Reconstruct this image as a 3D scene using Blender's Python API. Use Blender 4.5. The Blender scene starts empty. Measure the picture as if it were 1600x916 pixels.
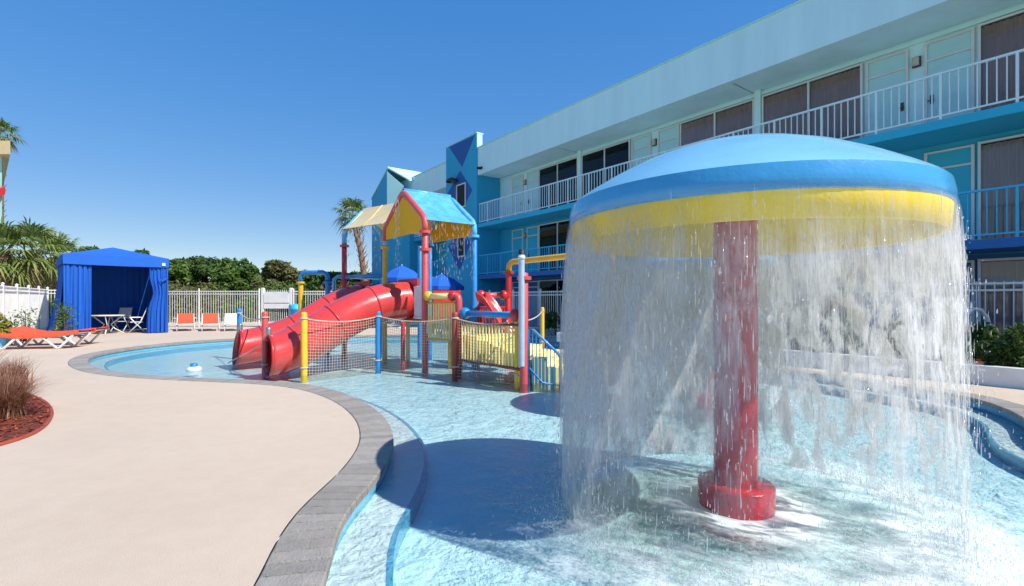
import bpy, bmesh, math, random
import numpy as np
from mathutils import Vector, Matrix, noise as mnoise
from mathutils.geometry import tessellate_polygon
random.seed(7); np.random.seed(7)
sc = bpy.context.scene
COL = sc.collection
R = math.radians
# ------------------------------------------------------------------ camera, sky, sun, exposure
F, CX, HZ, CAMH = 770.0, 800.0, 468.0, 1.35
cam_d = bpy.data.cameras.new('camera'); cam = bpy.data.objects.new('camera', cam_d); COL.objects.link(cam)
cam.location = (0, 0, CAMH); cam.rotation_euler = (R(90), 0, 0)
cam_d.sensor_fit = 'HORIZONTAL'; cam_d.sensor_width = 36.0; cam_d.lens = 36.0 * F / 1600.0
cam_d.shift_y = (HZ - 458.0) / 1600.0
cam_d.clip_start = 0.05; cam_d.clip_end = 3000
sc.camera = cam
SUN_EL, SUN_H = R(47), Vector((0.865, -0.50, 0)).normalized()
world = bpy.data.worlds.new('World'); sc.world = world; world.use_nodes = True
nt = world.node_tree
sky = nt.nodes.new('ShaderNodeTexSky'); sky.sky_type = 'NISHITA'; sky.sun_disc = False
sky.sun_elevation = SUN_EL; sky.sun_rotation = math.atan2(SUN_H.x, SUN_H.y)
sky.air_density = 1.0; sky.dust_density = 0.0; sky.ozone_density = 6.0; sky.altitude = 10
bg = nt.nodes['Background']; bg.inputs['Strength'].default_value = 0.1
gm = nt.nodes.new('ShaderNodeGamma'); gm.inputs[1].default_value = 0.34
hs_ = nt.nodes.new('ShaderNodeHueSaturation'); hs_.inputs['Saturation'].default_value = 2.4; hs_.inputs['Hue'].default_value = 0.516; hs_.inputs['Value'].default_value = 3.1
nt.links.new(sky.outputs[0], gm.inputs[0]); nt.links.new(gm.outputs[0], hs_.inputs['Color']); nt.links.new(hs_.outputs[0], bg.inputs['Color'])
sun_d = bpy.data.lights.new('sun', 'SUN'); sun_d.energy = 4.4; sun_d.angle = R(0.53); sun_d.color = (1.0, 0.95, 0.87)
sun = bpy.data.objects.new('sun', sun_d); COL.objects.link(sun)
sdir = Vector((SUN_H.x * math.cos(SUN_EL), SUN_H.y * math.cos(SUN_EL), math.sin(SUN_EL)))
sun.rotation_euler = sdir.to_track_quat('Z', 'Y').to_euler(); sun.location = sdir * 60
sc.view_settings.view_transform = 'Standard'; sc.view_settings.look = 'None'
sc.view_settings.exposure = 0.52; sc.view_settings.gamma = 1.0; sc.view_settings.use_curve_mapping = False
sc.cycles.max_bounces = 8; sc.cycles.transparent_max_bounces = 48
sc.cycles.diffuse_bounces = 4; sc.cycles.glossy_bounces = 3
sc.cycles.caustics_reflective = False; sc.cycles.caustics_refractive = False
sc.cycles.use_denoising = True

# ------------------------------------------------------------------ helpers
def pix(u, v, z=0.0):
    Y = F * (CAMH - z) / (v - HZ)
    return Vector(((u - CX) / F * Y, Y, z))
def pixd(u, v, Y):
    return Vector(((u - CX) / F * Y, Y, CAMH + (HZ - v) * Y / F))

def link_obj(name, me, mat=None, parent=None):
    o = bpy.data.objects.new(name, me); COL.objects.link(o)
    if mat is not None and not me.materials: me.materials.append(mat)
    if parent is not None: o.parent = parent
    return o
def tag(o, label=None, cat=None, group=None, kind=None):
    if label: o['label'] = label
    if cat: o['category'] = cat
    if group: o['group'] = group
    if kind: o['kind'] = kind
    return o
def thing(name, label, cat, loc=(0, 0, 0), rz=0.0, group=None):
    o = bpy.data.objects.new(name, None); COL.objects.link(o)
    o.location = loc; o.rotation_euler = (0, 0, rz); o.empty_display_size = 0.2
    return tag(o, label, cat, group)
def wloc(o):
    p = Vector((0, 0, 0))
    while o is not None:
        p += o.location; o = o.parent
    return p

class MB:
    """collects shapes; build() links them as one mesh object"""
    def __init__(s): s.v = []; s.f = []; s.uv = None; s.sm = []
    def add(s, vs, fs, smooth=False):
        b = len(s.v); s.v += [tuple(p) for p in vs]
        s.f += [tuple(b + i for i in f) for f in fs]; s.sm += [smooth] * len(fs)
        return s
    def hexa(s, p):   # 8 points: bottom 4 ccw, top 4 ccw
        return s.add(p, [(3, 2, 1, 0), (4, 5, 6, 7), (0, 1, 5, 4), (1, 2, 6, 5), (2, 3, 7, 6), (3, 0, 4, 7)])
    def box(s, x0, x1, y0, y1, z0, z1):
        return s.hexa([(x0, y0, z0), (x1, y0, z0), (x1, y1, z0), (x0, y1, z0), (x0, y0, z1), (x1, y0, z1), (x1, y1, z1), (x0, y1, z1)])
    def cbox(s, x0, x1, y0, y1, z0, z1, c=0.01):   # chamfered vertical+top edges
        c = min(c, (x1 - x0) * .45, (y1 - y0) * .45, (z1 - z0) * .45)
        def ring(i, z): return [(x0 + i + c, y0 + i, z), (x1 - i - c, y0 + i, z), (x1 - i, y0 + i + c, z), (x1 - i, y1 - i - c, z), (x1 - i - c, y1 - i, z), (x0 + i + c, y1 - i, z), (x0 + i, y1 - i - c, z), (x0 + i, y0 + i + c, z)]
        vs = ring(c, z0) + ring(0, z0 + c) + ring(0, z1 - c) + ring(c, z1); fs = [tuple(range(7, -1, -1)), tuple(range(24, 32))]
        for k in range(3):
            for i in range(8):
                j = (i + 1) % 8; fs.append((k * 8 + i, k * 8 + j, k * 8 + 8 + j, k * 8 + 8 + i))
        return s.add(vs, fs)
    def tube(s, pts, r, n=8, caps=True, closed=False):
        pts = [Vector(p) for p in pts]; rr = r if isinstance(r, (list, tuple)) else [r] * len(pts)
        vs = []; fs = []; m = len(pts); prev = None
        for i, p in enumerate(pts):
            if closed: d = pts[(i + 1) % m] - pts[i - 1]
            else: d = pts[min(i + 1, m - 1)] - pts[max(i - 1, 0)]
            d = d.normalized() if d.length > 1e-9 else Vector((0, 0, 1))
            if prev is None:
                a = Vector((0, 0, 1)) if abs(d.z) < .9 else Vector((1, 0, 0)); x = d.cross(a).normalized()
            else:
                x = (prev - d * prev.dot(d)); x = x.normalized() if x.length > 1e-6 else d.orthogonal().normalized()
            prev = x; y = d.cross(x)
            for k in range(n):
                a = 2 * math.pi * k / n; vs.append(p + (x * math.cos(a) + y * math.sin(a)) * rr[i])
        for i in range(m if closed else m - 1):
            for k in range(n):
                k2 = (k + 1) % n; i2 = (i + 1) % m
                fs.append((i * n + k, i * n + k2, i2 * n + k2, i2 * n + k))
        s.add(vs, fs, True)
        if caps and not closed:
            b = len(s.v) - len(vs); s.f.append(tuple(b + k for k in range(n - 1, -1, -1))); s.f.append(tuple(b + (m - 1) * n + k for k in range(n))); s.sm += [False, False]
        return s
    def lathe(s, prof, n=24, c=(0, 0), smooth=True):
        vs = []; fs = []
        for r, z in prof:
            for k in range(n):
                a = 2 * math.pi * k / n; vs.append((c[0] + r * math.cos(a), c[1] + r * math.sin(a), z))
        for i in range(len(prof) - 1):
            for k in range(n):
                k2 = (k + 1) % n; fs.append((i * n + k, i * n + k2, (i + 1) * n + k2, (i + 1) * n + k))
        return s.add(vs, fs, smooth)
    def ball(s, c, r, n=10, sz=1.0):
        prof = [(max(r * math.sin(math.pi * i / 8), 1e-4), c[2] - r * sz * math.cos(math.pi * i / 8)) for i in range(9)]
        return s.lathe(prof, n, (c[0], c[1]))
    def prism(s, poly, vec):   # poly: list of 3d points, extruded by vec
        n = len(poly); v = Vector(vec); a = [Vector(p) for p in poly]
        fs = [tuple(range(n - 1, -1, -1)), tuple(range(n, 2 * n))] + [(i, (i + 1) % n, n + (i + 1) % n, n + i) for i in range(n)]
        return s.add(a + [p + v for p in a], fs)
    def mesh(s, name, off=Vector((0, 0, 0))):
        me = bpy.data.meshes.new(name); me.from_pydata([tuple(Vector(p) - off) for p in s.v], [], s.f)
        me.polygons.foreach_set('use_smooth', s.sm)
        bm = bmesh.new(); bm.from_mesh(me); bmesh.ops.recalc_face_normals(bm, faces=bm.faces); bm.to_mesh(me); bm.free()
        me.update(); return me
    def build(s, name, mat, parent=None, local=False):
        off = Vector((0, 0, 0)) if (local or parent is None) else wloc(parent)
        return link_obj(name, s.mesh(name, off), mat, parent)

def raw_mesh(name, verts, faces, mat, parent=None, smooth=False, off=None):
    me = bpy.data.meshes.new(name)
    v = np.asarray(verts, dtype=float)
    if parent is not None and off is None: off = wloc(parent)
    if off is not None: v = v - np.array(off)
    me.from_pydata(v.tolist(), [], faces if isinstance(faces, list) else faces.tolist())
    if smooth: me.polygons.foreach_set('use_smooth', [True] * len(me.polygons))
    me.update()
    return link_obj(name, me, mat, parent)

# ------------------------------------------------------------------ materials
MATS = {}
def mat_base(name):
    m = bpy.data.materials.new(name); m.use_nodes = True
    return m, m.node_tree, m.node_tree.nodes['Principled BSDF']
def nd(t, kind, **kw):
    n = t.nodes.new(kind)
    for k, v in kw.items():
        if hasattr(n, k): setattr(n, k, v)
    return n
def paint(name, col, rough=0.45, var=0.08, vscale=3.0, bump=0.02, bscale=60.0, metal=0.0, spec=0.5, rand=0.0, coat=0.0, stretch=None, tint=None):
    """painted / plain surface with uneven tone, fine relief, optional wear streaks"""
    m, t, p = mat_base(name); L = t.links
    tc = nd(t, 'ShaderNodeTexCoord'); mp = nd(t, 'ShaderNodeMapping')
    L.new(tc.outputs['Object'], mp.inputs[0])
    if stretch: mp.inputs['Scale'].default_value = stretch
    n1 = nd(t, 'ShaderNodeTexNoise'); n1.inputs['Scale'].default_value = vscale; n1.inputs['Detail'].default_value = 6; n1.inputs['Roughness'].default_value = .65
    L.new(mp.outputs[0], n1.inputs['Vector'])
    cr = nd(t, 'ShaderNodeValToRGB')
    c = np.array(col); tn = np.array(tint) if tint else c
    cr.color_ramp.elements[0].position = .3; cr.color_ramp.elements[1].position = .72
    cr.color_ramp.elements[0].color = (*np.clip(tn * (1 - var), 0, 1), 1); cr.color_ramp.elements[1].color = (*np.clip(c * (1 + var), 0, 1), 1)
    L.new(n1.outputs['Fac'], cr.inputs[0]); out = cr.outputs[0]
    if rand:
        oi = nd(t, 'ShaderNodeObjectInfo'); mr = nd(t, 'ShaderNodeMapRange'); mr.inputs['To Min'].default_value = 1 - rand; mr.inputs['To Max'].default_value = 1 + rand
        L.new(oi.outputs['Random'], mr.inputs[0]); hs = nd(t, 'ShaderNodeHueSaturation'); L.new(mr.outputs[0], hs.inputs['Value']); L.new(out, hs.inputs['Color']); out = hs.outputs[0]
    L.new(out, p.inputs['Base Color'])
    rm = nd(t, 'ShaderNodeMapRange'); rm.inputs['To Min'].default_value = max(rough - .12, .03); rm.inputs['To Max'].default_value = min(rough + .15, 1)
    L.new(n1.outputs['Fac'], rm.inputs[0]); L.new(rm.outputs[0], p.inputs['Roughness'])
    p.inputs['Metallic'].default_value = metal; p.inputs['Specular IOR Level'].default_value = spec; p.inputs['Coat Weight'].default_value = coat
    if bump:
        n2 = nd(t, 'ShaderNodeTexNoise'); n2.inputs['Scale'].default_value = bscale; n2.inputs['Detail'].default_value = 5
        L.new(tc.outputs['Object'], n2.inputs['Vector'])
        bp = nd(t, 'ShaderNodeBump'); bp.inputs['Strength'].default_value = 1.0; bp.inputs['Distance'].default_value = bump * .1
        L.new(n2.outputs['Fac'], bp.inputs['Height']); L.new(bp.outputs[0], p.inputs['Normal'])
    MATS[name] = m; return m
def leafmat(name, c1, c2, trans=.35):
    m, t, p = mat_base(name); L = t.links
    g = nd(t, 'ShaderNodeNewGeometry'); cr = nd(t, 'ShaderNodeValToRGB')
    cr.color_ramp.elements[0].color = (*c1, 1); cr.color_ramp.elements[1].color = (*c2, 1)
    L.new(g.outputs['Random Per Island'], cr.inputs[0]); L.new(cr.outputs[0], p.inputs['Base Color']); p.inputs['Roughness'].default_value = .55
    p.inputs['Specular IOR Level'].default_value = .3
    tr = nd(t, 'ShaderNodeBsdfTranslucent'); L.new(cr.outputs[0], tr.inputs[0])
    mx = nd(t, 'ShaderNodeMixShader'); mx.inputs[0].default_value = trans
    L.new(p.outputs[0], mx.inputs[1]); L.new(tr.outputs[0], mx.inputs[2])
    L.new(mx.outputs[0], t.nodes['Material Output'].inputs['Surface'])
    return m
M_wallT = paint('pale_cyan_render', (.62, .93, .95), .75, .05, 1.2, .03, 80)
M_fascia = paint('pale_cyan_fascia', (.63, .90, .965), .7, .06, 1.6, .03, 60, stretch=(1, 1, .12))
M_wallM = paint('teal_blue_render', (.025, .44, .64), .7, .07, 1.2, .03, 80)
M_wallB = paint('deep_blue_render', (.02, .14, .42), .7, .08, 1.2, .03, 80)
M_conc = paint('balcony_concrete', (.62, .64, .64), .85, .08, 2, .05, 60)
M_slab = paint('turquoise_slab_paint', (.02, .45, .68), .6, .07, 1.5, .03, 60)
M_tower = paint('tower_blue', (.025, .39, .64), .65, .06, .8, .03, 60, stretch=(1, 1, .4))
M_towerD = paint('tower_dark_blue', (.012, .10, .36), .6, .06, 1.0, .02, 60)
M_cyan = paint('light_cyan_paint', (.45, .80, .80), .6, .05, 1.0, .02, 60)
M_railW = paint('pale_rail_paint', (.68, .86, .92), .45, .06, 3, .01, 90)
M_railB = paint('blue_rail_paint', (.04, .45, .74), .45, .06, 3, .01, 90)
M_frame = paint('window_frame_paint', (.70, .72, .71), .45, .06, 4, .01, 90)
M_doorT = paint('door_pale_cyan', (.46, .76, .79), .5, .04, 2, .01, 70)
M_doorM = paint('door_teal', (.025, .47, .66), .5, .05, 2, .01, 70)
M_dark = paint('unlit_interior_panel', (.02, .02, .022), .8, .1, 2, 0)  # near-black colour painted in for unlit interiors
M_curt = paint('brown_curtain', (.72, .56, .48), .9, .15, 3, .02, 40, stretch=(1, 1, .1))
M_curtL = paint('pale_curtain', (.62, .58, .58), .9, .12, 3, .02, 40, stretch=(1, 1, .1))
M_bronze = paint('bronze_metal', (.12, .09, .06), .4, .1, 5, .01, 80, metal=.6)
M_steel = paint('grey_steel', (.35, .36, .38), .35, .1, 5, .01, 80, metal=.8)
M_lampglass = paint('lamp_glass', (.55, .5, .42), .3, .05, 5, 0)
M_white = paint('white_paint', (.78, .78, .76), .4, .05, 3, .015, 70, tint=(.7, .69, .66))
M_fence = paint('white_fence_paint', (.74, .73, .70), .45, .06, 2, .015, 70, tint=(.66, .64, .60))
M_red = paint('red_paint', (.52, .022, .02), .3, .14, 4, .02, 40, coat=.35)
M_redslide = paint('red_fibreglass', (.66, .04, .035), .24, .18, 2.2, .012, 14, coat=.55, tint=(.58, .06, .05))
M_redcol = paint('mushroom_red', (.46, .008, .018), .22, .16, 5, .03, 30, coat=.5)
M_pink = paint('faded_red_paint', (.62, .085, .085), .35, .14, 4, .015, 60, coat=.2)
M_yel = paint('yellow_paint', (.80, .47, .035), .38, .09, 4, .02, 60, coat=.2)
M_yelp = paint('pale_yellow_panel', (.96, .78, .30), .5, .1, 3, .02, 60, coat=.1)
M_gable = paint('orange_yellow_panel', (.86, .46, .004), .5, .05, 3, .015, 50, spec=.2)
M_under = paint('mushroom_yellow', (1.0, .68, .015), .5, .05, 3, .015, 50, spec=.2)
M_tan = paint('tan_roof_panel', (.72, .52, .22), .4, .14, 4, .02, 60, tint=(.72, .62, .4))
M_blueP = paint('blue_paint', (.018, .22, .56), .35, .1, 4, .02, 60, coat=.3)
M_lblue = paint('light_blue_panel', (.13, .46, .74), .25, .16, 5, .015, 40, coat=.5, tint=(.10, .42, .70))
M_dome = paint('mushroom_sky_blue', (.22, .52, .73), .28, .06, 2.0, .006, 22, coat=.45)
M_domeband = paint('mushroom_band_shaded', (.06, .34, .66), .28, .07, 2.5, .02, 30, coat=.45)  # dome blue made darker: shade on the rim is put into the colour
M_brown = paint('brown_block', (.45, .20, .06), .5, .12, 4, .02, 50)
M_brownred = paint('worn_red_rail', (.33, .06, .03), .5, .15, 5, .02, 50)
M_rope = paint('rope', (.58, .50, .40), .9, .15, 20, .05, 200)
M_net = paint('net_cord', (.66, .58, .46), .9, .15, 20, 0)
M_clear = paint('clear_pipe', (.42, .52, .62), .1, .1, 6, .02, 30, coat=.8)
M_black = paint('black_rubber', (.012, .012, .012), .5, .1, 5, 0)
M_cab = paint('royal_blue_canvas', (.008, .11, .50), .85, .08, 2.5, .05, 45)
M_orange = paint('orange_sling', (.68, .085, .03), .75, .08, 5, .03, 120)
M_pool_tile = paint('blue_pool_tile', (.14, .44, .64), .2, .18, 18, .02, 30)
M_plaster = paint('pool_plaster', (.76, .925, .955), .7, .05, 3, .04, 50, tint=(.72, .91, .945))
M_shelf = paint('pool_shelf_plaster', (.86, .86, .84), .7, .05, 3, .04, 50)
M_stone = paint('coping_stone', (.30, .275, .245), .8, .13, 9, .12, 90, rand=.14)
M_grout = paint('coping_grout', (.22, .20, .175), .95, .15, 12, .1, 120)
M_mulch = paint('red_mulch_bed', (.22, .045, .02), .95, .35, 25, .3, 120)
M_bark = paint('tree_bark', (.13, .09, .06), .95, .3, 9, .3, 30)
M_palmbark = paint('palm_bark', (.24, .14, .085), .95, .3, 14, .3, 30)
M_grass = paint('lawn', (.07, .12, .03), .95, .3, 1.2, .2, 20)
M_green = leafmat('tree_leaf', (.055, .115, .02), (.16, .26, .05))
M_greenD = leafmat('dark_leaf', (.035, .08, .02), (.11, .19, .04))
M_greenO = leafmat('olive_leaf', (.09, .11, .03), (.22, .21, .07))
M_palm = leafmat('palm_leaf', (.085, .145, .03), (.28, .34, .09))
M_palmdead = leafmat('palm_dead_leaf', (.14, .10, .05), (.3, .22, .12))
M_bush = leafmat('hedge_leaf', (.035, .08, .016), (.13, .20, .035))
M_reed = leafmat('fountain_grass', (.26, .09, .06), (.56, .34, .21), .4)
M_chip = leafmat('mulch_chip', (.16, .03, .012), (.42, .10, .045), .05)

def glass_mat():
    m, t, p = mat_base('window_glass'); L = t.links
    tr = nd(t, 'ShaderNodeBsdfTransparent'); tr.inputs[0].default_value = (.88, .86, .86, 1)
    gl = nd(t, 'ShaderNodeBsdfGlossy'); gl.inputs['Roughness'].default_value = .02
    fr = nd(t, 'ShaderNodeFresnel'); fr.inputs[0].default_value = 1.5
    mx = nd(t, 'ShaderNodeMixShader'); L.new(fr.outputs[0], mx.inputs[0]); L.new(tr.outputs[0], mx.inputs[1]); L.new(gl.outputs[0], mx.inputs[2])
    L.new(mx.outputs[0], t.nodes['Material Output'].inputs['Surface']); return m
M_glass = glass_mat()

def deck_mat():
    m, t, p = mat_base('pool_deck_concrete'); L = t.links
    tc = nd(t, 'ShaderNodeTexCoord')
    def nz(s, d=6, r=.6):
        n = nd(t, 'ShaderNodeTexNoise'); n.inputs['Scale'].default_value = s; n.inputs['Detail'].default_value = d; n.inputs['Roughness'].default_value = r
        L.new(tc.outputs['Object'], n.inputs['Vector']); return n
    a, b, c = nz(.45), nz(5.5, 8, .7), nz(160, 3)
    cr = nd(t, 'ShaderNodeValToRGB'); cr.color_ramp.elements[0].position = .3; cr.color_ramp.elements[1].position = .7
    cr.color_ramp.elements[0].color = (.545, .44, .34, 1); cr.color_ramp.elements[1].color = (.605, .495, .385, 1)
    L.new(a.outputs[0], cr.inputs[0])
    cr2 = nd(t, 'ShaderNodeValToRGB'); cr2.color_ramp.elements[0].position = .28; cr2.color_ramp.elements[1].position = .6
    cr2.color_ramp.elements[0].color = (.94, .93, .92, 1); cr2.color_ramp.elements[1].color = (1, 1, 1, 1); L.new(b.outputs[0], cr2.inputs[0])
    mx = nd(t, 'ShaderNodeMix', data_type='RGBA', blend_type='MULTIPLY'); mx.inputs[0].default_value = 1.0
    L.new(cr.outputs[0], mx.inputs[6]); L.new(cr2.outputs[0], mx.inputs[7])
    cr3 = nd(t, 'ShaderNodeValToRGB'); cr3.color_ramp.elements[0].color = (.92, .92, .92, 1); cr3.color_ramp.elements[1].color = (1.05, 1.05, 1.05, 1)
    cr3.color_ramp.elements[0].position = .35; cr3.color_ramp.elements[1].position = .65; L.new(c.outputs[0], cr3.inputs[0])
    mx2 = nd(t, 'ShaderNodeMix', data_type='RGBA', blend_type='MULTIPLY'); mx2.inputs[0].default_value = .7
    L.new(mx.outputs[2], mx2.inputs[6]); L.new(cr3.outputs[0], mx2.inputs[7]); L.new(mx2.outputs[2], p.inputs['Base Color'])
    p.inputs['Roughness'].default_value = .85; p.inputs['Specular IOR Level'].default_value = .25
    ad = nd(t, 'ShaderNodeMath', operation='ADD'); L.new(c.outputs[0], ad.inputs[0]); L.new(b.outputs[0], ad.inputs[1])
    bp = nd(t, 'ShaderNodeBump'); bp.inputs['Distance'].default_value = .004; L.new(ad.outputs[0], bp.inputs['Height']); L.new(bp.outputs[0], p.inputs['Normal'])
    return m
M_deck = deck_mat()

def water_mat():
    m, t, p = mat_base('pool_water'); L = t.links
    tc = nd(t, 'ShaderNodeTexCoord')
    def nz(s, d=4, r=.6, dist=0.0):
        n = nd(t, 'ShaderNodeTexNoise'); n.inputs['Scale'].default_value = s; n.inputs['Detail'].default_value = d; n.inputs['Roughness'].default_value = r; n.inputs['Distortion'].default_value = dist
        L.new(tc.outputs['Object'], n.inputs['Vector']); return n
    at = nd(t, 'ShaderNodeAttribute', attribute_name='foam')
    b1, b2, b3 = nz(4.5, 5, .6, .6), nz(16, 5, .65, .8), nz(55, 3)
    # ripples
    s1 = nd(t, 'ShaderNodeMath', operation='MULTIPLY_ADD'); L.new(b2.outputs[0], s1.inputs[0]); s1.inputs[1].default_value = .45; L.new(b1.outputs[0], s1.inputs[2])
    bp = nd(t, 'ShaderNodeBump'); bp.inputs['Strength'].default_value = .75; bp.inputs['Distance'].default_value = .023; L.new(s1.outputs[0], bp.inputs['Height'])
    tr = nd(t, 'ShaderNodeBsdfTransparent'); tr.inputs[0].default_value = (.85, .972, .986, 1)
    gl = nd(t, 'ShaderNodeBsdfGlossy'); gl.inputs['Roughness'].default_value = .06; L.new(bp.outputs[0], gl.inputs['Normal'])
    fr = nd(t, 'ShaderNodeFresnel'); fr.inputs[0].default_value = 1.33; L.new(bp.outputs[0], fr.inputs['Normal'])
    wat = nd(t, 'ShaderNodeMixShader'); L.new(fr.outputs[0], wat.inputs[0]); L.new(tr.outputs[0], wat.inputs[1]); L.new(gl.outputs[0], wat.inputs[2])
    # aerated water and foam
    fo = nd(t, 'ShaderNodeBsdfDiffuse'); fo.inputs[0].default_value = (.74, .83, .86, 1)
    f1, f2 = nz(3.2, 8, .68, 1.2), nz(13, 8, .72, 1.5)
    ad = nd(t, 'ShaderNodeMath', operation='MULTIPLY_ADD'); L.new(f2.outputs[0], ad.inputs[0]); ad.inputs[1].default_value = 1.15; L.new(f1.outputs[0], ad.inputs[2])   # ~0.9 mean
    a2 = nd(t, 'ShaderNodeMath', operation='MULTIPLY_ADD'); L.new(at.outputs['Fac'], a2.inputs[0]); a2.inputs[1].default_value = .62; L.new(ad.outputs[0], a2.inputs[2])
    mr = nd(t, 'ShaderNodeMapRange'); mr.inputs['From Min'].default_value = 1.28; mr.inputs['From Max'].default_value = 1.92; mr.inputs['To Min'].default_value = .0; mr.inputs['To Max'].default_value = .82
    L.new(a2.outputs[0], mr.inputs[0])
    mx = nd(t, 'ShaderNodeMixShader'); L.new(mr.outputs[0], mx.inputs[0]); L.new(wat.outputs[0], mx.inputs[1]); L.new(fo.outputs[0], mx.inputs[2])
    L.new(mx.outputs[0], t.nodes['Material Output'].inputs['Surface']); return m
M_water = water_mat()

def veil_mat(name, amin, amax, holes, su=70.0):
    m, t, p = mat_base(name); L = t.links
    uv = nd(t, 'ShaderNodeUVMap'); at = nd(t, 'ShaderNodeAttribute', attribute_name='dens')
    def nz(sx, sy, d=4, r=.6, dist=0.0):
        mp = nd(t, 'ShaderNodeMapping'); mp.inputs['Scale'].default_value = (sx, sy, 1); L.new(uv.outputs[0], mp.inputs[0])
        n = nd(t, 'ShaderNodeTexNoise'); n.inputs['Scale'].default_value = 1; n.inputs['Detail'].default_value = d; n.inputs['Roughness'].default_value = r; n.inputs['Distortion'].default_value = dist
        L.new(mp.outputs[0], n.inputs['Vector']); return n
    st, st2, big, fine = nz(su, 2.2, 5, .65), nz(su * 2.7, 6, 3), nz(5, 1.9, 4, .55, .5), nz(su * .7, 30, 3)
    a = nd(t, 'ShaderNodeMath', operation='MULTIPLY_ADD'); L.new(st2.outputs[0], a.inputs[0]); a.inputs[1].default_value = .5; L.new(st.outputs[0], a.inputs[2])
    b = nd(t, 'ShaderNodeMath', operation='MULTIPLY_ADD'); L.new(big.outputs[0], b.inputs[0]); b.inputs[1].default_value = holes; L.new(a.outputs[0], b.inputs[2])
    mr = nd(t, 'ShaderNodeMapRange'); mr.inputs['From Min'].default_value = .62 + .42 * holes; mr.inputs['From Max'].default_value = .95 + .60 * holes; mr.inputs['To Min'].default_value = amin; mr.inputs['To Max'].default_value = amax
    L.new(b.outputs[0], mr.inputs[0])
    te = nd(t, 'ShaderNodeAttribute', attribute_name='tear')
    hol = nz(8.5, 3.4, 5, .62, .8); hm = nd(t, 'ShaderNodeMapRange'); hm.inputs['From Min'].default_value = .45; hm.inputs['From Max'].default_value = .57; hm.inputs['To Min'].default_value = .04; hm.inputs['To Max'].default_value = 1.7; L.new(hol.outputs[0], hm.inputs[0])
    mt = nd(t, 'ShaderNodeMix', data_type='FLOAT'); L.new(te.outputs['Fac'], mt.inputs[0]); mt.inputs[2].default_value = 1.0; L.new(hm.outputs[0], mt.inputs[3])
    a0 = nd(t, 'ShaderNodeMath', operation='MULTIPLY'); L.new(mr.outputs[0], a0.inputs[0]); L.new(mt.outputs[0], a0.inputs[1])
    al = nd(t, 'ShaderNodeMath', operation='MULTIPLY'); L.new(a0.outputs[0], al.inputs[0]); L.new(at.outputs['Fac'], al.inputs[1])
    al.use_clamp = True
    bp = nd(t, 'ShaderNodeBump'); bp.inputs['Distance'].default_value = .02; bp.inputs['Strength'].default_value = .9; L.new(a.outputs[0], bp.inputs['Height'])
    df = nd(t, 'ShaderNodeBsdfDiffuse'); df.inputs[0].default_value = (.95, .965, .975, 1)
    va = nd(t, 'ShaderNodeVectorMath', operation='ADD'); L.new(bp.outputs[0], va.inputs[0]); va.inputs[1].default_value = (0, 0, .9); vn = nd(t, 'ShaderNodeVectorMath', operation='NORMALIZE'); L.new(va.outputs[0], vn.inputs[0]); L.new(vn.outputs[0], df.inputs['Normal'])
    tl = nd(t, 'ShaderNodeBsdfTranslucent'); tl.inputs[0].default_value = (.95, .965, .975, 1)
    m1 = nd(t, 'ShaderNodeMixShader'); m1.inputs[0].default_value = .36; L.new(df.outputs[0], m1.inputs[1]); L.new(tl.outputs[0], m1.inputs[2])
    gl = nd(t, 'ShaderNodeBsdfGlossy'); gl.inputs['Roughness'].default_value = .25; L.new(bp.outputs[0], gl.inputs['Normal'])
    m2 = nd(t, 'ShaderNodeMixShader'); m2.inputs[0].default_value = .10; L.new(m1.outputs[0], m2.inputs[1]); L.new(gl.outputs[0], m2.inputs[2])
    tr = nd(t, 'ShaderNodeBsdfTransparent')
    mx = nd(t, 'ShaderNodeMixShader'); L.new(al.outputs[0], mx.inputs[0]); L.new(tr.outputs[0], mx.inputs[1]); L.new(m2.outputs[0], mx.inputs[2])
    L.new(mx.outputs[0], t.nodes['Material Output'].inputs['Surface']); return m
M_veil = veil_mat('falling_water_sheet', .42, 1.3, .9)
M_veil2 = veil_mat('falling_water_thin_sheet', .05, .75, 1.2, 28)
def drop_mat():
    m, t, p = mat_base('water_strand'); L = t.links
    df = nd(t, 'ShaderNodeBsdfTranslucent'); df.inputs[0].default_value = (.9, .93, .95, 1)
    d2 = nd(t, 'ShaderNodeBsdfDiffuse'); d2.inputs[0].default_value = (.88, .91, .93, 1)
    m0 = nd(t, 'ShaderNodeMixShader'); m0.inputs[0].default_value = .5; L.new(df.outputs[0], m0.inputs[1]); L.new(d2.outputs[0], m0.inputs[2])
    gl = nd(t, 'ShaderNodeBsdfGlossy'); gl.inputs['Roughness'].default_value = .12
    m1 = nd(t, 'ShaderNodeMixShader'); m1.inputs[0].default_value = .35; L.new(m0.outputs[0], m1.inputs[1]); L.new(gl.outputs[0], m1.inputs[2])
    tr = nd(t, 'ShaderNodeBsdfTransparent'); mx = nd(t, 'ShaderNodeMixShader'); mx.inputs[0].default_value = .5
    L.new(tr.outputs[0], mx.inputs[1]); L.new(m1.outputs[0], mx.inputs[2]); L.new(mx.outputs[0], t.nodes['Material Output'].inputs['Surface']); return m
M_drop = drop_mat()
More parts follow.
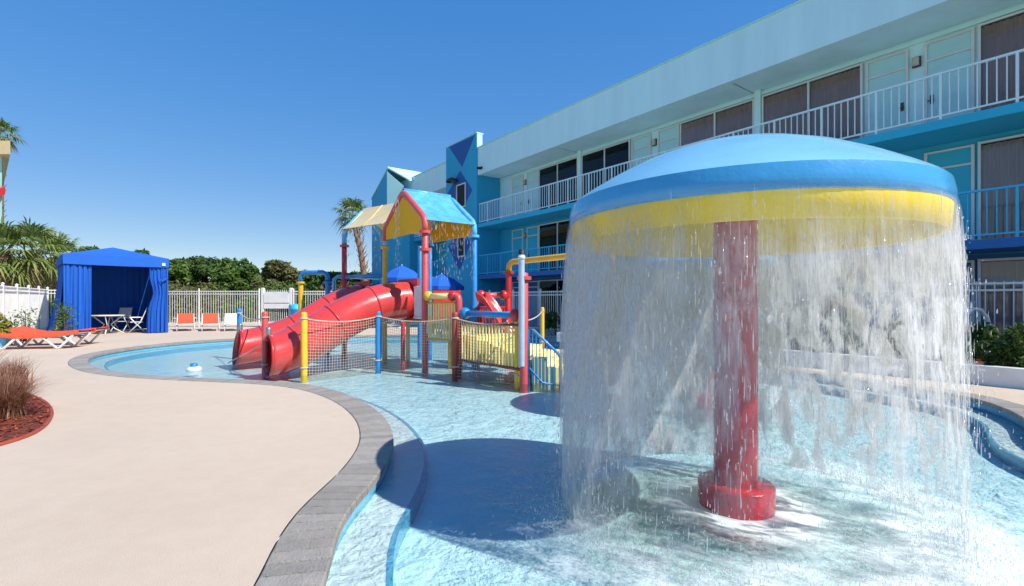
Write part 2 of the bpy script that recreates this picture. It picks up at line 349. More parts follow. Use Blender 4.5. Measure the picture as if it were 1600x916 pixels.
# ------------------------------------------------------------------ pool outline
ZW = -0.12          # water level
px_edge = [(500, 916), (515, 842), (540, 792), (575, 756), (598, 725), (612, 692), (606, 665), (590, 645), (560, 625), (520, 610), (480, 601.5), (430, 596.5),
           (360, 593), (290, 590), (220, 586), (165, 579), (140, 571), (135, 563), (150, 554), (200, 545), (270, 537), (370, 530), (600, 524)]
ctrl = [pix(u, v).to_2d() for u, v in px_edge] + [Vector(p) for p in [(-1, 18.5), (1.5, 17), (3.2, 13.8), (4.8, 10.4), (6.0, 7.9), (6.35, 6.85), (5.95, 5.75), (5.25, 4.9), (4.95, 3.9), (5.1, 2.6), (4.6, 1.3), (3.2, .4), (1.4, .1), (-.1, .45), (-.78, 1.35)]]
def catmull(P, step):
    out = []; n = len(P)
    for i in range(n):
        a, b, c, d = P[i - 1], P[i], P[(i + 1) % n], P[(i + 2) % n]
        k = max(2, int((c - b).length / step))
        t1 = (c - a) * .5; t2 = (d - b) * .5
        m = (c - b).length; t1 *= min(1, m / max(t1.length, 1e-6)); t2 *= min(1, m / max(t2.length, 1e-6))
        for j in range(k):
            t = j / k; h00 = 2 * t**3 - 3 * t * t + 1; h10 = t**3 - 2 * t * t + t; h01 = -2 * t**3 + 3 * t * t; h11 = t**3 - t * t
            out.append(b * h00 + t1 * h10 + c * h01 + t2 * h11)
    return out
edge = catmull(ctrl, .03)
def resample(P, step):
    P = P + [P[0]]; L = [0]
    for a, b in zip(P, P[1:]): L.append(L[-1] + (b - a).length)
    n = int(L[-1] / step); out = []; k = 0
    for i in range(n):
        s = L[-1] * i / n
        while L[k + 1] < s: k += 1
        out.append(P[k].lerp(P[k + 1], (s - L[k]) / max(L[k + 1] - L[k], 1e-9)))
    return out
edge = resample(edge, .04)
def smooth(P, it=3):
    for _ in range(it):
        P = [(P[i - 1] + P[i] * 2 + P[(i + 1) % len(P)]) * .25 for i in range(len(P))]
    return P
edge = smooth(edge, 60)
NE = len(edge)
area = sum(edge[i - 1].x * edge[i].y - edge[i].x * edge[i - 1].y for i in range(NE))
SG = 1 if area > 0 else -1
def normals(P):
    n = len(P); out = []
    for i in range(n):
        d = (P[(i + 2) % n] - P[i - 2]).normalized(); out.append(Vector((d.y, -d.x)) * SG)   # outward
    return out
nrm = smooth(normals(edge), 12); nrm = [n.normalized() for n in nrm]
def offs(d): return [p + n * d for p, n in zip(edge, nrm)]
CW = .29            # coping width
outer = offs(CW)
ev = np.array([(p.x, p.y) for p in edge])
def inside_many(pts, poly=ev):
    x, y = pts[:, 0], pts[:, 1]; ins = np.zeros(len(pts), bool)
    x1, y1 = poly[:, 0], poly[:, 1]; x2, y2 = np.roll(x1, -1), np.roll(y1, -1)
    for a, b, c, d in zip(x1, y1, x2, y2):
        if b == d: continue
        k = ((b > y) != (d > y)) & (x < (c - a) * (y - b) / (d - b) + a); ins ^= k
    return ins
# ------------------------------------------------------------------ ground, deck, pool shell
DX0, DX1, DY0, DY1 = -34.0, 26.0, -9.0, 46.0
def tess(name, loops, z, mat):
    loops3 = [[Vector((p[0], p[1], 0)) for p in l] for l in loops]
    flat = [p for l in loops3 for p in l]; tris = tessellate_polygon(loops3)
    bm = bmesh.new(); vs = [bm.verts.new((p.x, p.y, z)) for p in flat]
    for a in tris:
        try: bm.faces.new([vs[i] for i in a])
        except ValueError: pass
    bmesh.ops.recalc_face_normals(bm, faces=bm.faces)
    for f in bm.faces:
        if f.normal.z < 0: f.normal_flip()
    me = bpy.data.meshes.new(name); bm.to_mesh(me); bm.free()
    return link_obj(name, me, mat)
rect = [(DX0, DY0), (DX1, DY0), (DX1, DY1), (DX0, DY1)]
tag(tess('ground', [[(-900, -600), (900, -600), (900, 1600), (-900, 1600)], rect[::-1]], -.03, M_grass), kind='structure')
deck = tag(tess('pool_deck', [rect, [tuple(p) for p in offs(CW + .006)][::2][::-1]], 0.0, M_deck), kind='structure')
# outside the fences the deck gives way to lawn: sheets of grass laid over it
def strip(name, A, za, B, zb, mat, parent=None):
    vs = [(p.x, p.y, za) for p in A] + [(p.x, p.y, zb) for p in B]; n = len(A)
    return raw_mesh(name, vs, [(i, (i + 1) % n, n + (i + 1) % n, n + i) for i in range(n)], mat, parent, True)
coping = tag(strip('coping', outer, -.012, edge, -.012, M_grout), kind='structure')
tag(coping, 'ring of grey paving bricks edging the pool')
wall = tag(strip('pool_wall', edge, -.012, edge, -.29, M_pool_tile), kind='structure')
SHW = .34
sh_in = offs(-SHW)
shelf = tag(strip('pool_step', edge, -.15, sh_in, -.15, M_shelf), kind='structure')
strip('edge_tile', offs(-SHW + .035), -.1465, offs(-SHW - .002), -.1465, M_pool_tile, shelf)
strip('step_riser', sh_in, -.15, sh_in, -.29, M_pool_tile, shelf)
# floor and water as sheets running just under the coping
fl = MB().add([(-12, -1, -.27), (8, -1, -.27), (8, 20, -.27), (-12, 20, -.27)], [(0, 1, 2, 3)]).build('pool_floor', M_plaster); tag(fl, kind='structure')
# coping bricks, wedge by wedge
BR = .118
per = sum((outer[i] - outer[i - 1]).length for i in range(NE)); nb = int(per / BR)
cum = [0]
for i in range(NE): cum.append(cum[-1] + (outer[(i + 1) % NE] - outer[i]).length)
inn = offs(-.025)
def at_s(s):
    s %= cum[-1]; i = int(np.searchsorted(cum, s, side='right')) - 1; i = min(max(i, 0), NE - 1)
    f = (s - cum[i]) / max(cum[i + 1] - cum[i], 1e-9); j = (i + 1) % NE
    return outer[i].lerp(outer[j], f), inn[i].lerp(inn[j], f)
bricks = []
s = 0.0; total = cum[-1]
for k in range(nb):
    w = total / nb; g = .0045
    (o0, i0), (o1, i1) = at_s(k * w + g), at_s((k + 1) * w - g)
    if (i1 - i0).dot(o1 - o0) <= 0: continue
    z1 = .006 + random.uniform(-.002, .002); c = .007
    q = [o0, o1, i1, i0]; cen = sum(q, Vector((0, 0))) / 4
    qi = []
    for p in q:
        d = cen - p; qi.append(p + Vector((d.x, d.y)).normalized() * c * 1.3)
    m = MB(); low = [(p.x, p.y, -.05) for p in q]; mid = [(p.x, p.y, z1 - c) for p in q]; top = [(p.x, p.y, z1) for p in qi]
    fs = [(8, 9, 10, 11)]
    for a in range(4):
        b = (a + 1) % 4; fs += [(a, b, 4 + b, 4 + a), (4 + a, 4 + b, 8 + b, 8 + a)]
    m.add(low + mid + top, fs)
    u = CX + F * cen.x / max(cen.y, .01); vis = cen.y > 1.2 and -40 < u < 1640
    bricks.append((cen.length if vis else 1000 + cen.length, m))
bricks.sort(key=lambda t: t[0])
for _, m in bricks[:290]: m.build('brick', M_stone, coping)
rest = MB()
for _, m in bricks[290:]: rest.add(m.v, m.f)
tag(rest.build('far_bricks', M_stone, coping), kind='stuff')
# ------------------------------------------------------------------ mushroom positions
def bearing(deg, d): return Vector((d * math.sin(R(deg)), d * math.cos(R(deg)), 0))
MC = bearing(24.4, 3.87); MR = 1.165
M2 = Vector((2.62, 6.75, 0)); M2R = .95
# ------------------------------------------------------------------ water sheet
def water_sheet():
    # graded grid: fine near the camera
    xs = np.arange(-10.9, 6.8, .055); ys = [0.0]
    while ys[-1] < 18.9: ys.append(ys[-1] + max(.035, .0065 * ys[-1] * 1.2))
    ys = np.array(ys); X, Y = np.meshgrid(xs, ys); pts = np.stack([X.ravel(), Y.ravel()], 1)
    # keep points within the pool or under its coping
    big = np.array([(p.x, p.y) for p in offs(.12)])[::3]
    keep = inside_many(pts, big)
    d1 = np.hypot(pts[:, 0] - MC.x, pts[:, 1] - MC.y); d2 = np.hypot(pts[:, 0] - M2.x, pts[:, 1] - M2.y)
    ring = np.exp(-((d1 - 1.26) / .42) ** 2) * 1.0 + np.exp(-(np.maximum(d1 - 1.26, 0) / 1.5) ** 2) * .42 + .5 * np.exp(-((d2 - 1.0) / .35) ** 2) + .28 * np.exp(-(np.maximum(d2 - 1, 0) / 1.2) ** 2)
    ring += .36 * np.exp(-(np.hypot((pts[:, 0] - 2.6) / 2.4, (pts[:, 1] - 2.2) / 1.2)) ** 2)
    ang = np.arctan2(pts[:, 1] - MC.y, pts[:, 0] - MC.x); ring *= np.where(d1 < 4, .62 + .45 * np.cos(ang + .9), 1)
    ring += 2.0 * np.exp(-((d1 - .27) / .24) ** 2) + .5 * np.exp(-((d2 - .25) / .2) ** 2)
    rng = np.random.RandomState(3); z = np.zeros(len(pts)); ag = .0018 + .007 * np.clip(ring, 0, 1.1)
    for k in range(46):
        wl = .10 * 1.075 ** k * (.8 + .4 * rng.rand()); th = rng.rand() * 6.283; ph = rng.rand() * 6.283
        z += np.sin((pts[:, 0] * math.cos(th) + pts[:, 1] * math.sin(th)) * 6.283 / wl + ph) * (wl ** .7) * .35
    for c, w, a in ((MC, .30, .006), (M2, .33, .004)):
        d = np.hypot(pts[:, 0] - c.x, pts[:, 1] - c.y); z += np.sin((d - 1.2) * 6.283 / w) * np.exp(-np.abs(d - 1.25) / 1.6) * a / ag * .35
    n3 = np.array([mnoise.noise(Vector((p[0] * 5, p[1] * 5, 0))) for p in pts])
    zz = ZW + z * ag * .55 + n3 * ag * .9
    foam = np.clip(ring * (.82 + .5 * n3) , 0, 2.0)
    clr = inside_many(pts, np.array([(p.x, p.y) for p in offs(-.5)])[::3]); foam = np.where(clr, foam, foam * .25); zz = np.where(clr, zz, ZW + (zz - ZW) * .35)
    idx = -np.ones(len(pts), int); idx[keep] = np.arange(keep.sum())
    nx = len(xs); g = np.arange(len(pts)).reshape(len(ys), nx)
    q = np.stack([g[:-1, :-1], g[:-1, 1:], g[1:, 1:], g[1:, :-1]], -1).reshape(-1, 4); q = q[keep[q].all(1)]
    o = raw_mesh('pool_water', np.column_stack([pts, zz])[keep], idx[q].tolist(), M_water, None, True)
    a = o.data.attributes.new('foam', 'FLOAT', 'POINT'); a.data.foreach_set('value', foam[keep].astype(np.float32))
    return tag(o, kind='structure')
water_sheet()

# ------------------------------------------------------------------ mushroom fountains
def mushroom(name, c, Rd, rim, apex, colr, baser, label, group):
    t = thing(name, label, 'water feature', (c.x, c.y, -.28), 0, group)
    h = apex - rim
    cap = [(Rd * 1.0, rim + h * .235), (Rd * .972, rim + h * .285), (Rd * .90, rim + h * .38), (Rd * .78, rim + h * .525), (Rd * .62, rim + h * .69), (Rd * .44, rim + h * .83), (Rd * .25, rim + h * .94), (Rd * .1, rim + h * .99), (.002, apex)]
    MB().lathe([(r, z) for r, z in cap], 72, (c.x, c.y)).build('dome_cap', M_dome, t)
    MB().lathe([(Rd, rim), (Rd * 1.012, rim + .015), (Rd * 1.012, rim + h * .12), (Rd * 1.0, rim + h * .235)], 72, (c.x, c.y)).build('rim_band', M_domeband, t)
    MB().lathe([(Rd * 1.0, rim), (Rd * .992, rim - .135), (Rd * .98, rim - .14), (Rd * .965, rim - .135), (Rd * .95, rim - .03), (Rd * .8, rim + .03), (Rd * .4, rim + .10), (colr, rim + .14)], 72, (c.x, c.y)).build('underside', M_under, t)
    col = MB().lathe([(colr, -.28), (colr, rim + .2)], 40, (c.x, c.y)).build('column', M_redcol, t)
    bz = ZW + .165
    MB().lathe([(baser, -.28), (baser, bz - .012), (baser * .985, bz), (colr, bz + .004)], 48, (c.x, c.y)).build('base_drum', M_redcol, t)
    d = Vector((math.cos(-1.2), math.sin(-1.2)))
    nz = MB().ball((c.x + d.x * Rd * .52, c.y + d.y * Rd * .52, rim - .02), .045 * Rd); nz.lathe([(.02, rim - .02), (.02, rim + .1)], 8, (c.x + d.x * Rd * .52, c.y + d.y * Rd * .52)); nz.build('spray_nozzle', M_yel, t)
    return t
mushroom('water_mushroom', MC, MR, 1.885, 2.465, .147, .255, 'large blue domed water mushroom on a red column, shedding a wide curtain of water', None)
mushroom('water_mushroom', M2, M2R, 1.72, 2.2, .13, .23, 'smaller blue domed water mushroom half hidden behind the big falling curtain', None)

def tearf(a, f):      # the sheet tears into holes on its windward east side and lower down
    e = max(0, .5 + .5 * math.cos(a + .15)) ** 1.5
    x = min(max((f - .05) / .3, 0), 1)
    return min(1.0, (.30 + .85 * e) * x)
def curtain(c, Rd, rim, label, nlay, nstrand, ndrop, densf, seed):
    rng = np.random.RandomState(seed); H = rim - ZW
    for lay in range(nlay):
        na, nz_ = 200, 30; V = []; UV = []; D = []; TE = []; ph = rng.rand() * 6
        for j in range(nz_ + 1):
            f = j / nz_; z = rim + .012 - f * (H + .03)
            for i in range(na + 1):
                a = 2 * math.pi * (i % na) / na
                w = mnoise.noise(Vector((math.cos(a) * 3 + ph, math.sin(a) * 3, f * 1.4))) * .05 * f + mnoise.noise(Vector((math.cos(a) * 14 + ph, math.sin(a) * 14, f * 3))) * .016 * f
                r = Rd * 1.004 + .004 + .012 * lay + .055 * math.sqrt(f) * (1 + .25 * lay) + w * (1 + lay * .6)
                V.append((c.x + r * math.cos(a), c.y + r * math.sin(a), z)); UV.append((a * Rd if i < na else 2 * math.pi * Rd, f * H)); D.append(densf(a, f, lay)); TE.append(tearf(a, f))
        Fq = [(j * (na + 1) + i, j * (na + 1) + i + 1, (j + 1) * (na + 1) + i + 1, (j + 1) * (na + 1) + i) for j in range(nz_) for i in range(na)]
        root = None
        o = raw_mesh('falling_water', V, Fq, M_veil if lay == 0 else M_veil2, None, True)
        uvl = o.data.uv_layers.new(name='UVMap'); vi = np.empty(len(o.data.loops), int); o.data.loops.foreach_get('vertex_index', vi)
        uvl.data.foreach_set('uv', np.array(UV)[vi].ravel())
        at = o.data.attributes.new('dens', 'FLOAT', 'POINT'); at.data.foreach_set('value', np.array(D, np.float32))
        at = o.data.attributes.new('tear', 'FLOAT', 'POINT'); at.data.foreach_set('value', np.array(TE, np.float32))
        tag(o, label[lay], 'falling water', kind='stuff')
    # strands and drops
    V = []; Fc = []
    def strand(x, y, z, ln, r):
        b = len(V); a0 = rng.rand() * 6.28
        dx, dy = rng.normal(0, .012, 2) * ln
        V.append((x, y, z + ln * .5))
        for zz, rr in ((z + ln * .2, r * .8), (z - ln * .3, r)):
            s_ = (z + ln * .5 - zz) / ln
            for k in range(3): V.append((x + dx * s_ + rr * math.cos(a0 + k * 2.094), y + dy * s_ + rr * math.sin(a0 + k * 2.094), zz))
        V.append((x + dx, y + dy, z - ln * .5))
        for k in range(3):
            k2 = (k + 1) % 3; Fc.extend([(b, b + 1 + k, b + 1 + k2), (b + 1 + k, b + 4 + k, b + 4 + k2, b + 1 + k2), (b + 7, b + 4 + k2, b + 4 + k)])
    for _ in range(nstrand):
        a = rng.rand() * 6.283; f = rng.rand() ** .75; z = rim - f * H
        if rng.rand() > densf(a, f, 9): continue
        r = Rd + .008 + .08 * math.sqrt(f) + rng.normal(0, .006 + .03 * f); ln = .02 + .13 * rng.rand() ** 2
        strand(c.x + r * math.cos(a), c.y + r * math.sin(a), max(z, ZW + ln * .6), ln, .0011 + .0028 * rng.rand() ** 3)
    for _ in range(ndrop):
        a = rng.rand() * 6.283; f = rng.rand() ** .6; r = Rd + .02 + .08 * math.sqrt(f) + rng.normal(0, .02 + .09 * f)
        ln = .006 + .035 * rng.rand() ** 2; strand(c.x + r * math.cos(a), c.y + r * math.sin(a), max(rim - f * H, ZW + .02), ln, .0012 + .0035 * rng.rand() ** 2)
    for _ in range(ndrop * 2):      # splash thrown up where the curtain lands
        a = rng.rand() * 6.283; r = Rd + .08 + rng.normal(0, .16); hgt = abs(rng.normal(0, .09)) * (.4 + .6 * abs(math.sin(a * 7 + 3 * math.sin(a * 3))))
        strand(c.x + r * math.cos(a), c.y + r * math.sin(a), ZW + .01 + hgt, .006 + .02 * rng.rand(), .0012 + .0034 * rng.rand() ** 2)
    tag(raw_mesh('water_strands', V, Fc, M_drop, None, True), label[-1], 'falling water', kind='stuff')
def smooth01(x): x = min(max(x, 0), 1); return x * x * (3 - 2 * x)
def dens_main(a, f, lay):
    # thinner to the right where the sheet tears into holes, and breaking up as it falls
    th = math.sin(a + R(24.6) - 0)      # not view based: angle round the dome
    side = .5 + .5 * math.cos(a - 2.6)  # 1 on the shaded west side, 0 on the sunny east side
    nr = max(0, math.cos(a + 2.0)); br = 1 - (.60 + .30 * nr - .22 * side) * smooth01((f - .40 + .06 * nr - .08 * side) / .48)
    top = .30 + .70 * smooth01((f - .03) / .13)
    if lay == 9: return (.16 + .84 * (1 - smooth01((f - .30) / .45))) * (.4 + .6 * smooth01(f / .25)) * (.5 + .5 * math.cos(a - .2) ** 2)
    far = .5 + .5 * math.cos(a - 1.9)
    near = max(0, math.cos(a + 2.0)) ** 2
    return (.80 + .40 * far + .45 * side - .66 * near) * br * top
curtain(MC, MR, 1.885, ['broad sheet of falling water hanging from the rim of the large mushroom', 'outer torn veil of water around the large mushroom', 'loose strands and drops of water falling from the large mushroom rim'], 2, 15000, 4500, dens_main, 5)
curtain(M2, M2R, 1.72, ['sheet of falling water under the smaller mushroom behind', 'loose strands and drops under the smaller mushroom behind'], 1, 3000, 1000, lambda a, f, l: .5 * (1 - .5 * f), 9)
# ------------------------------------------------------------------ hotel building (local axes: t along the facade, n out towards the pool)
TT = Vector((-.599, .801, 0)); NN = Vector((-.801, -.599, 0)); BP = Vector((10.4, 10.0, 0))
def W(t, n, z): return BP + TT * t + NN * n + Vector((0, 0, z))
def tq(u, n=0.0):
    p = BP + NN * n; k = (u - CX) / F
    return (p.x - p.y * k) / (.599 + .801 * k)
def tz(u, v, n=0.0):
    t = tq(u, n); Y = BP.y + NN.y * n + .801 * t
    return t, CAMH + (HZ - v) * Y / F
class BB(MB):
    def wb(s, t0, t1, n0, n1, z0, z1):
        return s.hexa([W(t0, n0, z0), W(t1, n0, z0), W(t1, n1, z0), W(t0, n1, z0), W(t0, n0, z1), W(t1, n0, z1), W(t1, n1, z1), W(t0, n1, z1)])
hotel = thing('hotel_building', 'three-storey pale cyan and blue hotel wing with railed balconies beside the pool', 'building', W(8, -4, 0))
TMIN, TMAX, WN = -6.0, 35.4, -1.5
Z2, Z3, ZS, ZR = 2.63, 5.38, 8.0, 9.42
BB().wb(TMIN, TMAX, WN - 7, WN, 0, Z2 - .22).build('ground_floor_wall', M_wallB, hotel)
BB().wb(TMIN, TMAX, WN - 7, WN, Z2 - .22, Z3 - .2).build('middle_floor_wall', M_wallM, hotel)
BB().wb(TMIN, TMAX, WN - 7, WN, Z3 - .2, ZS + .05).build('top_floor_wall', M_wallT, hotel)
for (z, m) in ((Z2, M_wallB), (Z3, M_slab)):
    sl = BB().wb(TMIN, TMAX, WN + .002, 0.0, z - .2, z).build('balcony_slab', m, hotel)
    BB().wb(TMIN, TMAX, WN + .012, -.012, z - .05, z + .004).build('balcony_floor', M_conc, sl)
fa = BB().wb(TMIN, TMAX, -.22, 0.0, ZS, ZR).build('roof_fascia', M_fascia, hotel)
BB().wb(TMIN, TMAX, -.3, .035, ZR, ZR + .07).build('roof_trim', M_cyan, fa)
sf = BB().wb(TMIN, TMAX, WN - .05, -.222, ZS + .03, ZS + .12).build('soffit', M_fascia, hotel)
BB().wb(TMIN, TMAX, WN - 7, -.31, ZR - .2, ZR).build('roof', M_frame, hotel)
for tj in np.arange(-2.0, 34, 8.05):
    BB().wb(tq(1160, -.8) + tj + 2.0, tq(1160, -.8) + tj + 2.025, WN, -.225, ZS + .022, ZS + .033).build('soffit_joint', M_steel, sf)
BB().wb(TMIN, TMAX, WN + .003, WN + .06, ZS - .14, ZS - .03).build('ceiling_moulding', M_wallT, sf)
# rooms: mirrored pairs of 8.05 m: column, window, door, lamp pier, door, window
def window(t0, t1, z0, z1, m_c, parted, top):
    w = BB()
    fw = .055
    for a, b in ((t0, t0 + fw), (t1 - fw, t1), ((t0 + t1) / 2 - .03, (t0 + t1) / 2 + .03)): w.wb(a, b, WN + .003, WN + .10, z0, z1)
    w.wb(t0 + fw, t1 - fw, WN + .003, WN + .097, z1 - fw, z1 - .002); w.wb(t0 + fw, t1 - fw, WN + .003, WN + .097, z0 + .002, z0 + .07)
    wo = w.build('window', M_frame, hotel)
    BB().wb(t0 + fw, t1 - fw, WN + .002, WN + .010, z0 + .07, z1 - fw).build('unlit_interior_panel', M_dark, wo)  # flat dark panel, painted darkness of the unlit room
    mid = (t0 + t1) / 2
    for a, b in ((t0 + fw, mid - .03), (mid + .03, t1 - fw)):
        BB().wb(a, b, WN + .070, WN + .074, z0 + .07, z1 - fw).build('pane', M_glass, wo)
        V = []; n = 60
        a2, b2 = (a, b) if not parted else ((a, a + (b - a) * .55) if random.random() < .5 else (a + (b - a) * .1, b))
        pitch = random.uniform(14, 19) * (b2 - a2)
        for j, z in enumerate((z0 + .08, z1 - fw - .03)):
            for i in range(n + 1):
                f = i / n; V.append(W(a2 + (b2 - a2) * f, WN + .036 + .022 * math.sin(f * pitch * math.pi + math.sin(f * 9) * 1.2) * (1 if j else .8), z))
        raw_mesh('curtain', V, [(i, i + 1, n + 2 + i, n + 1 + i) for i in range(n)], m_c, wo, True)
def door(t0, t1, z0, z1, m, hl):
    fr = BB(); fw = .06
    fr.wb(t0, t0 + fw, WN + .003, WN + .07, z0, z1); fr.wb(t1 - fw, t1, WN + .003, WN + .07, z0, z1)
    fr.wb(t0 + fw, t1 - fw, WN + .003, WN + .068, z1 - .05, z1 - .002); fr.wb(t0 + fw, t1 - fw, WN + .003, WN + .068, z0 + 1.93, z0 + 1.98)
    BB()
    d = BB().wb(t0 + fw, t1 - fw, WN + .003, WN + .032, z0 + .012, z0 + 1.928).build('door', m, hotel)
    fr.build('door_frame', M_frame, d)
    BB().wb(t0 + fw, t1 - fw, WN + .003, WN + .028, z0 + 1.982, z1 - .052).build('transom_panel', m, d)
    th = t1 - fw - .12 if hl else t0 + fw + .04
    h = BB().wb(th, th + .07, WN + .033, WN + .045, z0 + .86, z0 + 1.08); h.wb(th - .01, th + .11, WN + .055, WN + .075, z0 + .93, z0 + .955); h.wb(th + .03, th + .05, WN + .044, WN + .058, z0 + .93, z0 + .955); h.build('handle', M_bronze, d)
def wall_lamp(t, z):
    l = BB().wb(t - .09, t + .09, WN + .003, WN + .05, z - .13, z + .13).build('wall_lamp', M_bronze, hotel)
    BB().wb(t - .065, t + .065, WN + .052, WN + .13, z - .10, z + .09).build('shade', M_lampglass, l)
cols = [tq(1186.5, WN) + 8.04 * k for k in range(-2, 5)]
for k, t0 in enumerate(cols):
    for fl_, (z0, hgt, md, mc) in enumerate(((.02, 2.28, M_wallB, M_curtL), (Z2, 2.42, M_doorM, M_curtL), (Z3, 2.44, M_doorT, M_curt))):
        for (a, b, kind) in ((.12, 2.86, 'w'), (2.92, 3.86, 'd'), (4.18, 5.12, 'e'), (5.18, 7.92, 'w')):
            ta, tb = t0 + a, t0 + b
            if tb > 29 or ta < TMIN + .2 or (tb > 20.4 and ta < 23.8): continue
            if kind == 'w': window(ta, tb, z0 + .06, z0 + hgt, mc if random.random() < .8 else M_curtL, random.random() < (.55 if fl_ < 2 else .12), fl_)
            else: door(ta, tb, z0, z0 + hgt - .02, md, kind == 'd')
        if fl_ and t0 + 4.02 < 20 and t0 > TMIN: wall_lamp(t0 + 4.02, z0 + 2.02)
        if fl_ and t0 < 20: BB().wb(t0 - .10, t0 + .10, WN + .002, WN + .13, z0 + .002, (Z3 - .2 if fl_ == 1 else ZS + .028)).build('pier', (M_wallM if fl_ == 1 else M_wallT), hotel)
# railings with their own balusters and posts
def railing(z, mat, t0, t1, limit):
    r = BB().wb(t0, t1, -.085, -.025, z + 1.03, z + 1.075).wb(t0, t1, -.072, -.038, z + .085, z + .12).build('railing', mat, hotel)
    ang = math.atan2(TT.y, TT.x)
    bal = MB().box(-.011, .011, -.011, .011, .12, 1.03).mesh('baluster'); bal.materials.append(mat)
    pst = MB().box(-.024, .024, -.024, .024, .0, 1.03).mesh('railing_post'); pst.materials.append(mat)
    base = wloc(r); n = int((t1 - t0) / .152); far = BB()
    for i in range(n + 1):
        t = t0 + .03 + i * (t1 - t0 - .06) / n
        if i % 8 == 0: me, nm = pst, 'railing_post'
        else: me, nm = bal, 'baluster'
        if i % 8 and (t > limit or t < -1.0): far.wb(t - .011, t + .011, -.066, -.044, z + .12, z + 1.03); continue
        o = link_obj(nm, me, None, r); o.location = W(t, -.055, z) - base; o.rotation_euler = (0, 0, ang)
    if far.v: tag(far.build('far_balusters', mat, r), kind='stuff')
railing(Z3, M_railW, TMIN, 20.35, 18.0); railing(Z2, M_railB, TMIN, 20.35, 15.0)
railing(Z3, M_railW, 23.8, 29.3, 0); railing(Z2, M_railB, 23.8, 29.3, 0)
# diamond-painted stair tower
TN = .06
ta, tb = tq(745, TN), tq(697, TN); ztop = tz(745, 208, TN)[1]
tw = BB().wb(ta, tb, TN - .36, TN, 0, ztop).build('stair_tower', M_tower, hotel)
BB().wb(ta + .02, tb - .02, WN - .5, TN - .362, 0, ZR - .3).build('tower_core', M_tower, tw)
BB().wb(ta - .03, tb + .03, TN - .40, TN + .03, ztop, ztop + .05).build('tower_cap', M_cyan, tw)
BB().wb(ta - .006, ta - .001, TN - .34, TN - .02, ZR + .1, ztop).build('painted_sunlit_edge', M_cyan, tw)  # paler strip paints sunlight onto the tower's end face
def decal(pts, name, mat, proud=.012):
    P = [W(*((lambda q: (q[0], TN + .002, q[1]))(tz(u, v, TN)))) for u, v in pts]
    MB().prism(P, NN * proud).build(name, mat, tw)
decal([(702, 230), (741.5, 212), (722, 261)], 'painted_triangle', M_towerD)
decal([(719, 267), (738, 297), (721, 330), (699, 304)], 'painted_diamond', M_towerD)
decal([(718.5, 343), (735, 381), (718, 423), (700.5, 386)], 'painted_diamond', M_towerD)
def opening(u0, u1, v0, v1):
    t1, z1 = tz(u0, v0, TN); t0, z0 = tz(u1, v1, TN)
    o = BB().wb(t0, t0 + .07, TN + .016, TN + .06, z0, z1).wb(t1 - .07, t1, TN + .016, TN + .06, z0, z1).wb(t0 + .07, t1 - .07, TN + .016, TN + .058, z1 - .07, z1 - .001).wb(t0 + .07, t1 - .07, TN + .016, TN + .058, z0 + .001, z0 + .07).build('stair_window', M_frame, tw)
    BB().wb(t0 + .07, t1 - .07, TN + .016, TN + .022, z0 + .07, z1 - .07).build('unlit_interior_panel', M_dark, o)  # flat dark panel, painted darkness of the stairwell
opening(714, 728.5, 290, 323); opening(716, 727, 371, 401)
tl, zl = tz(712, 283, TN); p = W(tl, TN + .25, zl)
lm = MB().lathe([(.34, p.z - .1), (.33, p.z), (.2, p.z + .1), (.05, p.z + .16), (.002, p.z + .17)], 16, (p.x, p.y)); lm.tube([p + Vector((0, 0, .1)), W(tl, TN, zl + .1)], .03, 6); lo = lm.build('tower_lamp', M_bronze, tw)
tcm, zcm = tz(752, 263, 0); cm = BB().wb(tcm - .12, tcm + .12, .003, .05, zcm - .06, zcm + .06); cm.tube([W(tcm, .05, zcm), W(tcm - .1, .3, zcm - .06)], .07, 8); cm.build('security_camera', M_black, hotel)
# far end tower with folded gable
t0, t1 = tq(640, .3), tq(581, .3); tm = tq(606.5, 1.2)
za, ze, zr = tz(607, 263, 1.2)[1], tz(581, 312, .3)[1], tz(634, 285, .3)[1]
P = lambda t, n, z: W(t, n, z)
et = MB()
et.add([P(t1, .3, 0), P(tm, 1.2, 0), P(tm, 1.2, za), P(t1, .3, ze), P(t1, -3, 0), P(t1, -3, ze)], [(0, 1, 2, 3), (4, 0, 3, 5)])
eo = et.build('end_tower', M_tower, hotel)
MB().add([P(t0, .3, 0), P(tm, 1.2, 0), P(tm, 1.2, za - 1.0), P(t0, .3, zr - 1.2), P(t0, -3, 0), P(t0, -3, zr - 1.2), P(t1, -3, 0), P(t1, -3, ze)], [(0, 1, 2, 3), (0, 3, 5, 4), (3, 2, 7, 5)]).build('end_tower_side', M_tower, eo)
MB().prism([P(tm, 1.22, za + .02), P(t1 + .1, .32, ze + .02), P(t1 + .1, -3, ze + .02), P(tm, -3, za + .02)], (0, 0, .09)).build('end_tower_roof', M_cyan, eo)
MB().prism([P(tm, 1.25, za), P(t0, .35, zr), P(t0, -2.6, zr), P(tm, -2.6, za)], (0, 0, .09)).build('end_tower_roof', M_cyan, eo)
MB().prism([P(tm - .03, 1.25, za - .25), P(t0 + .3, .55, zr - .35), P(tm - .05, 1.25, za - 3.2)], TT * -.08 + NN * .08).build('painted_lit_fin', M_cyan, eo)  # pale cyan puts the sunlight on this facet into its colour
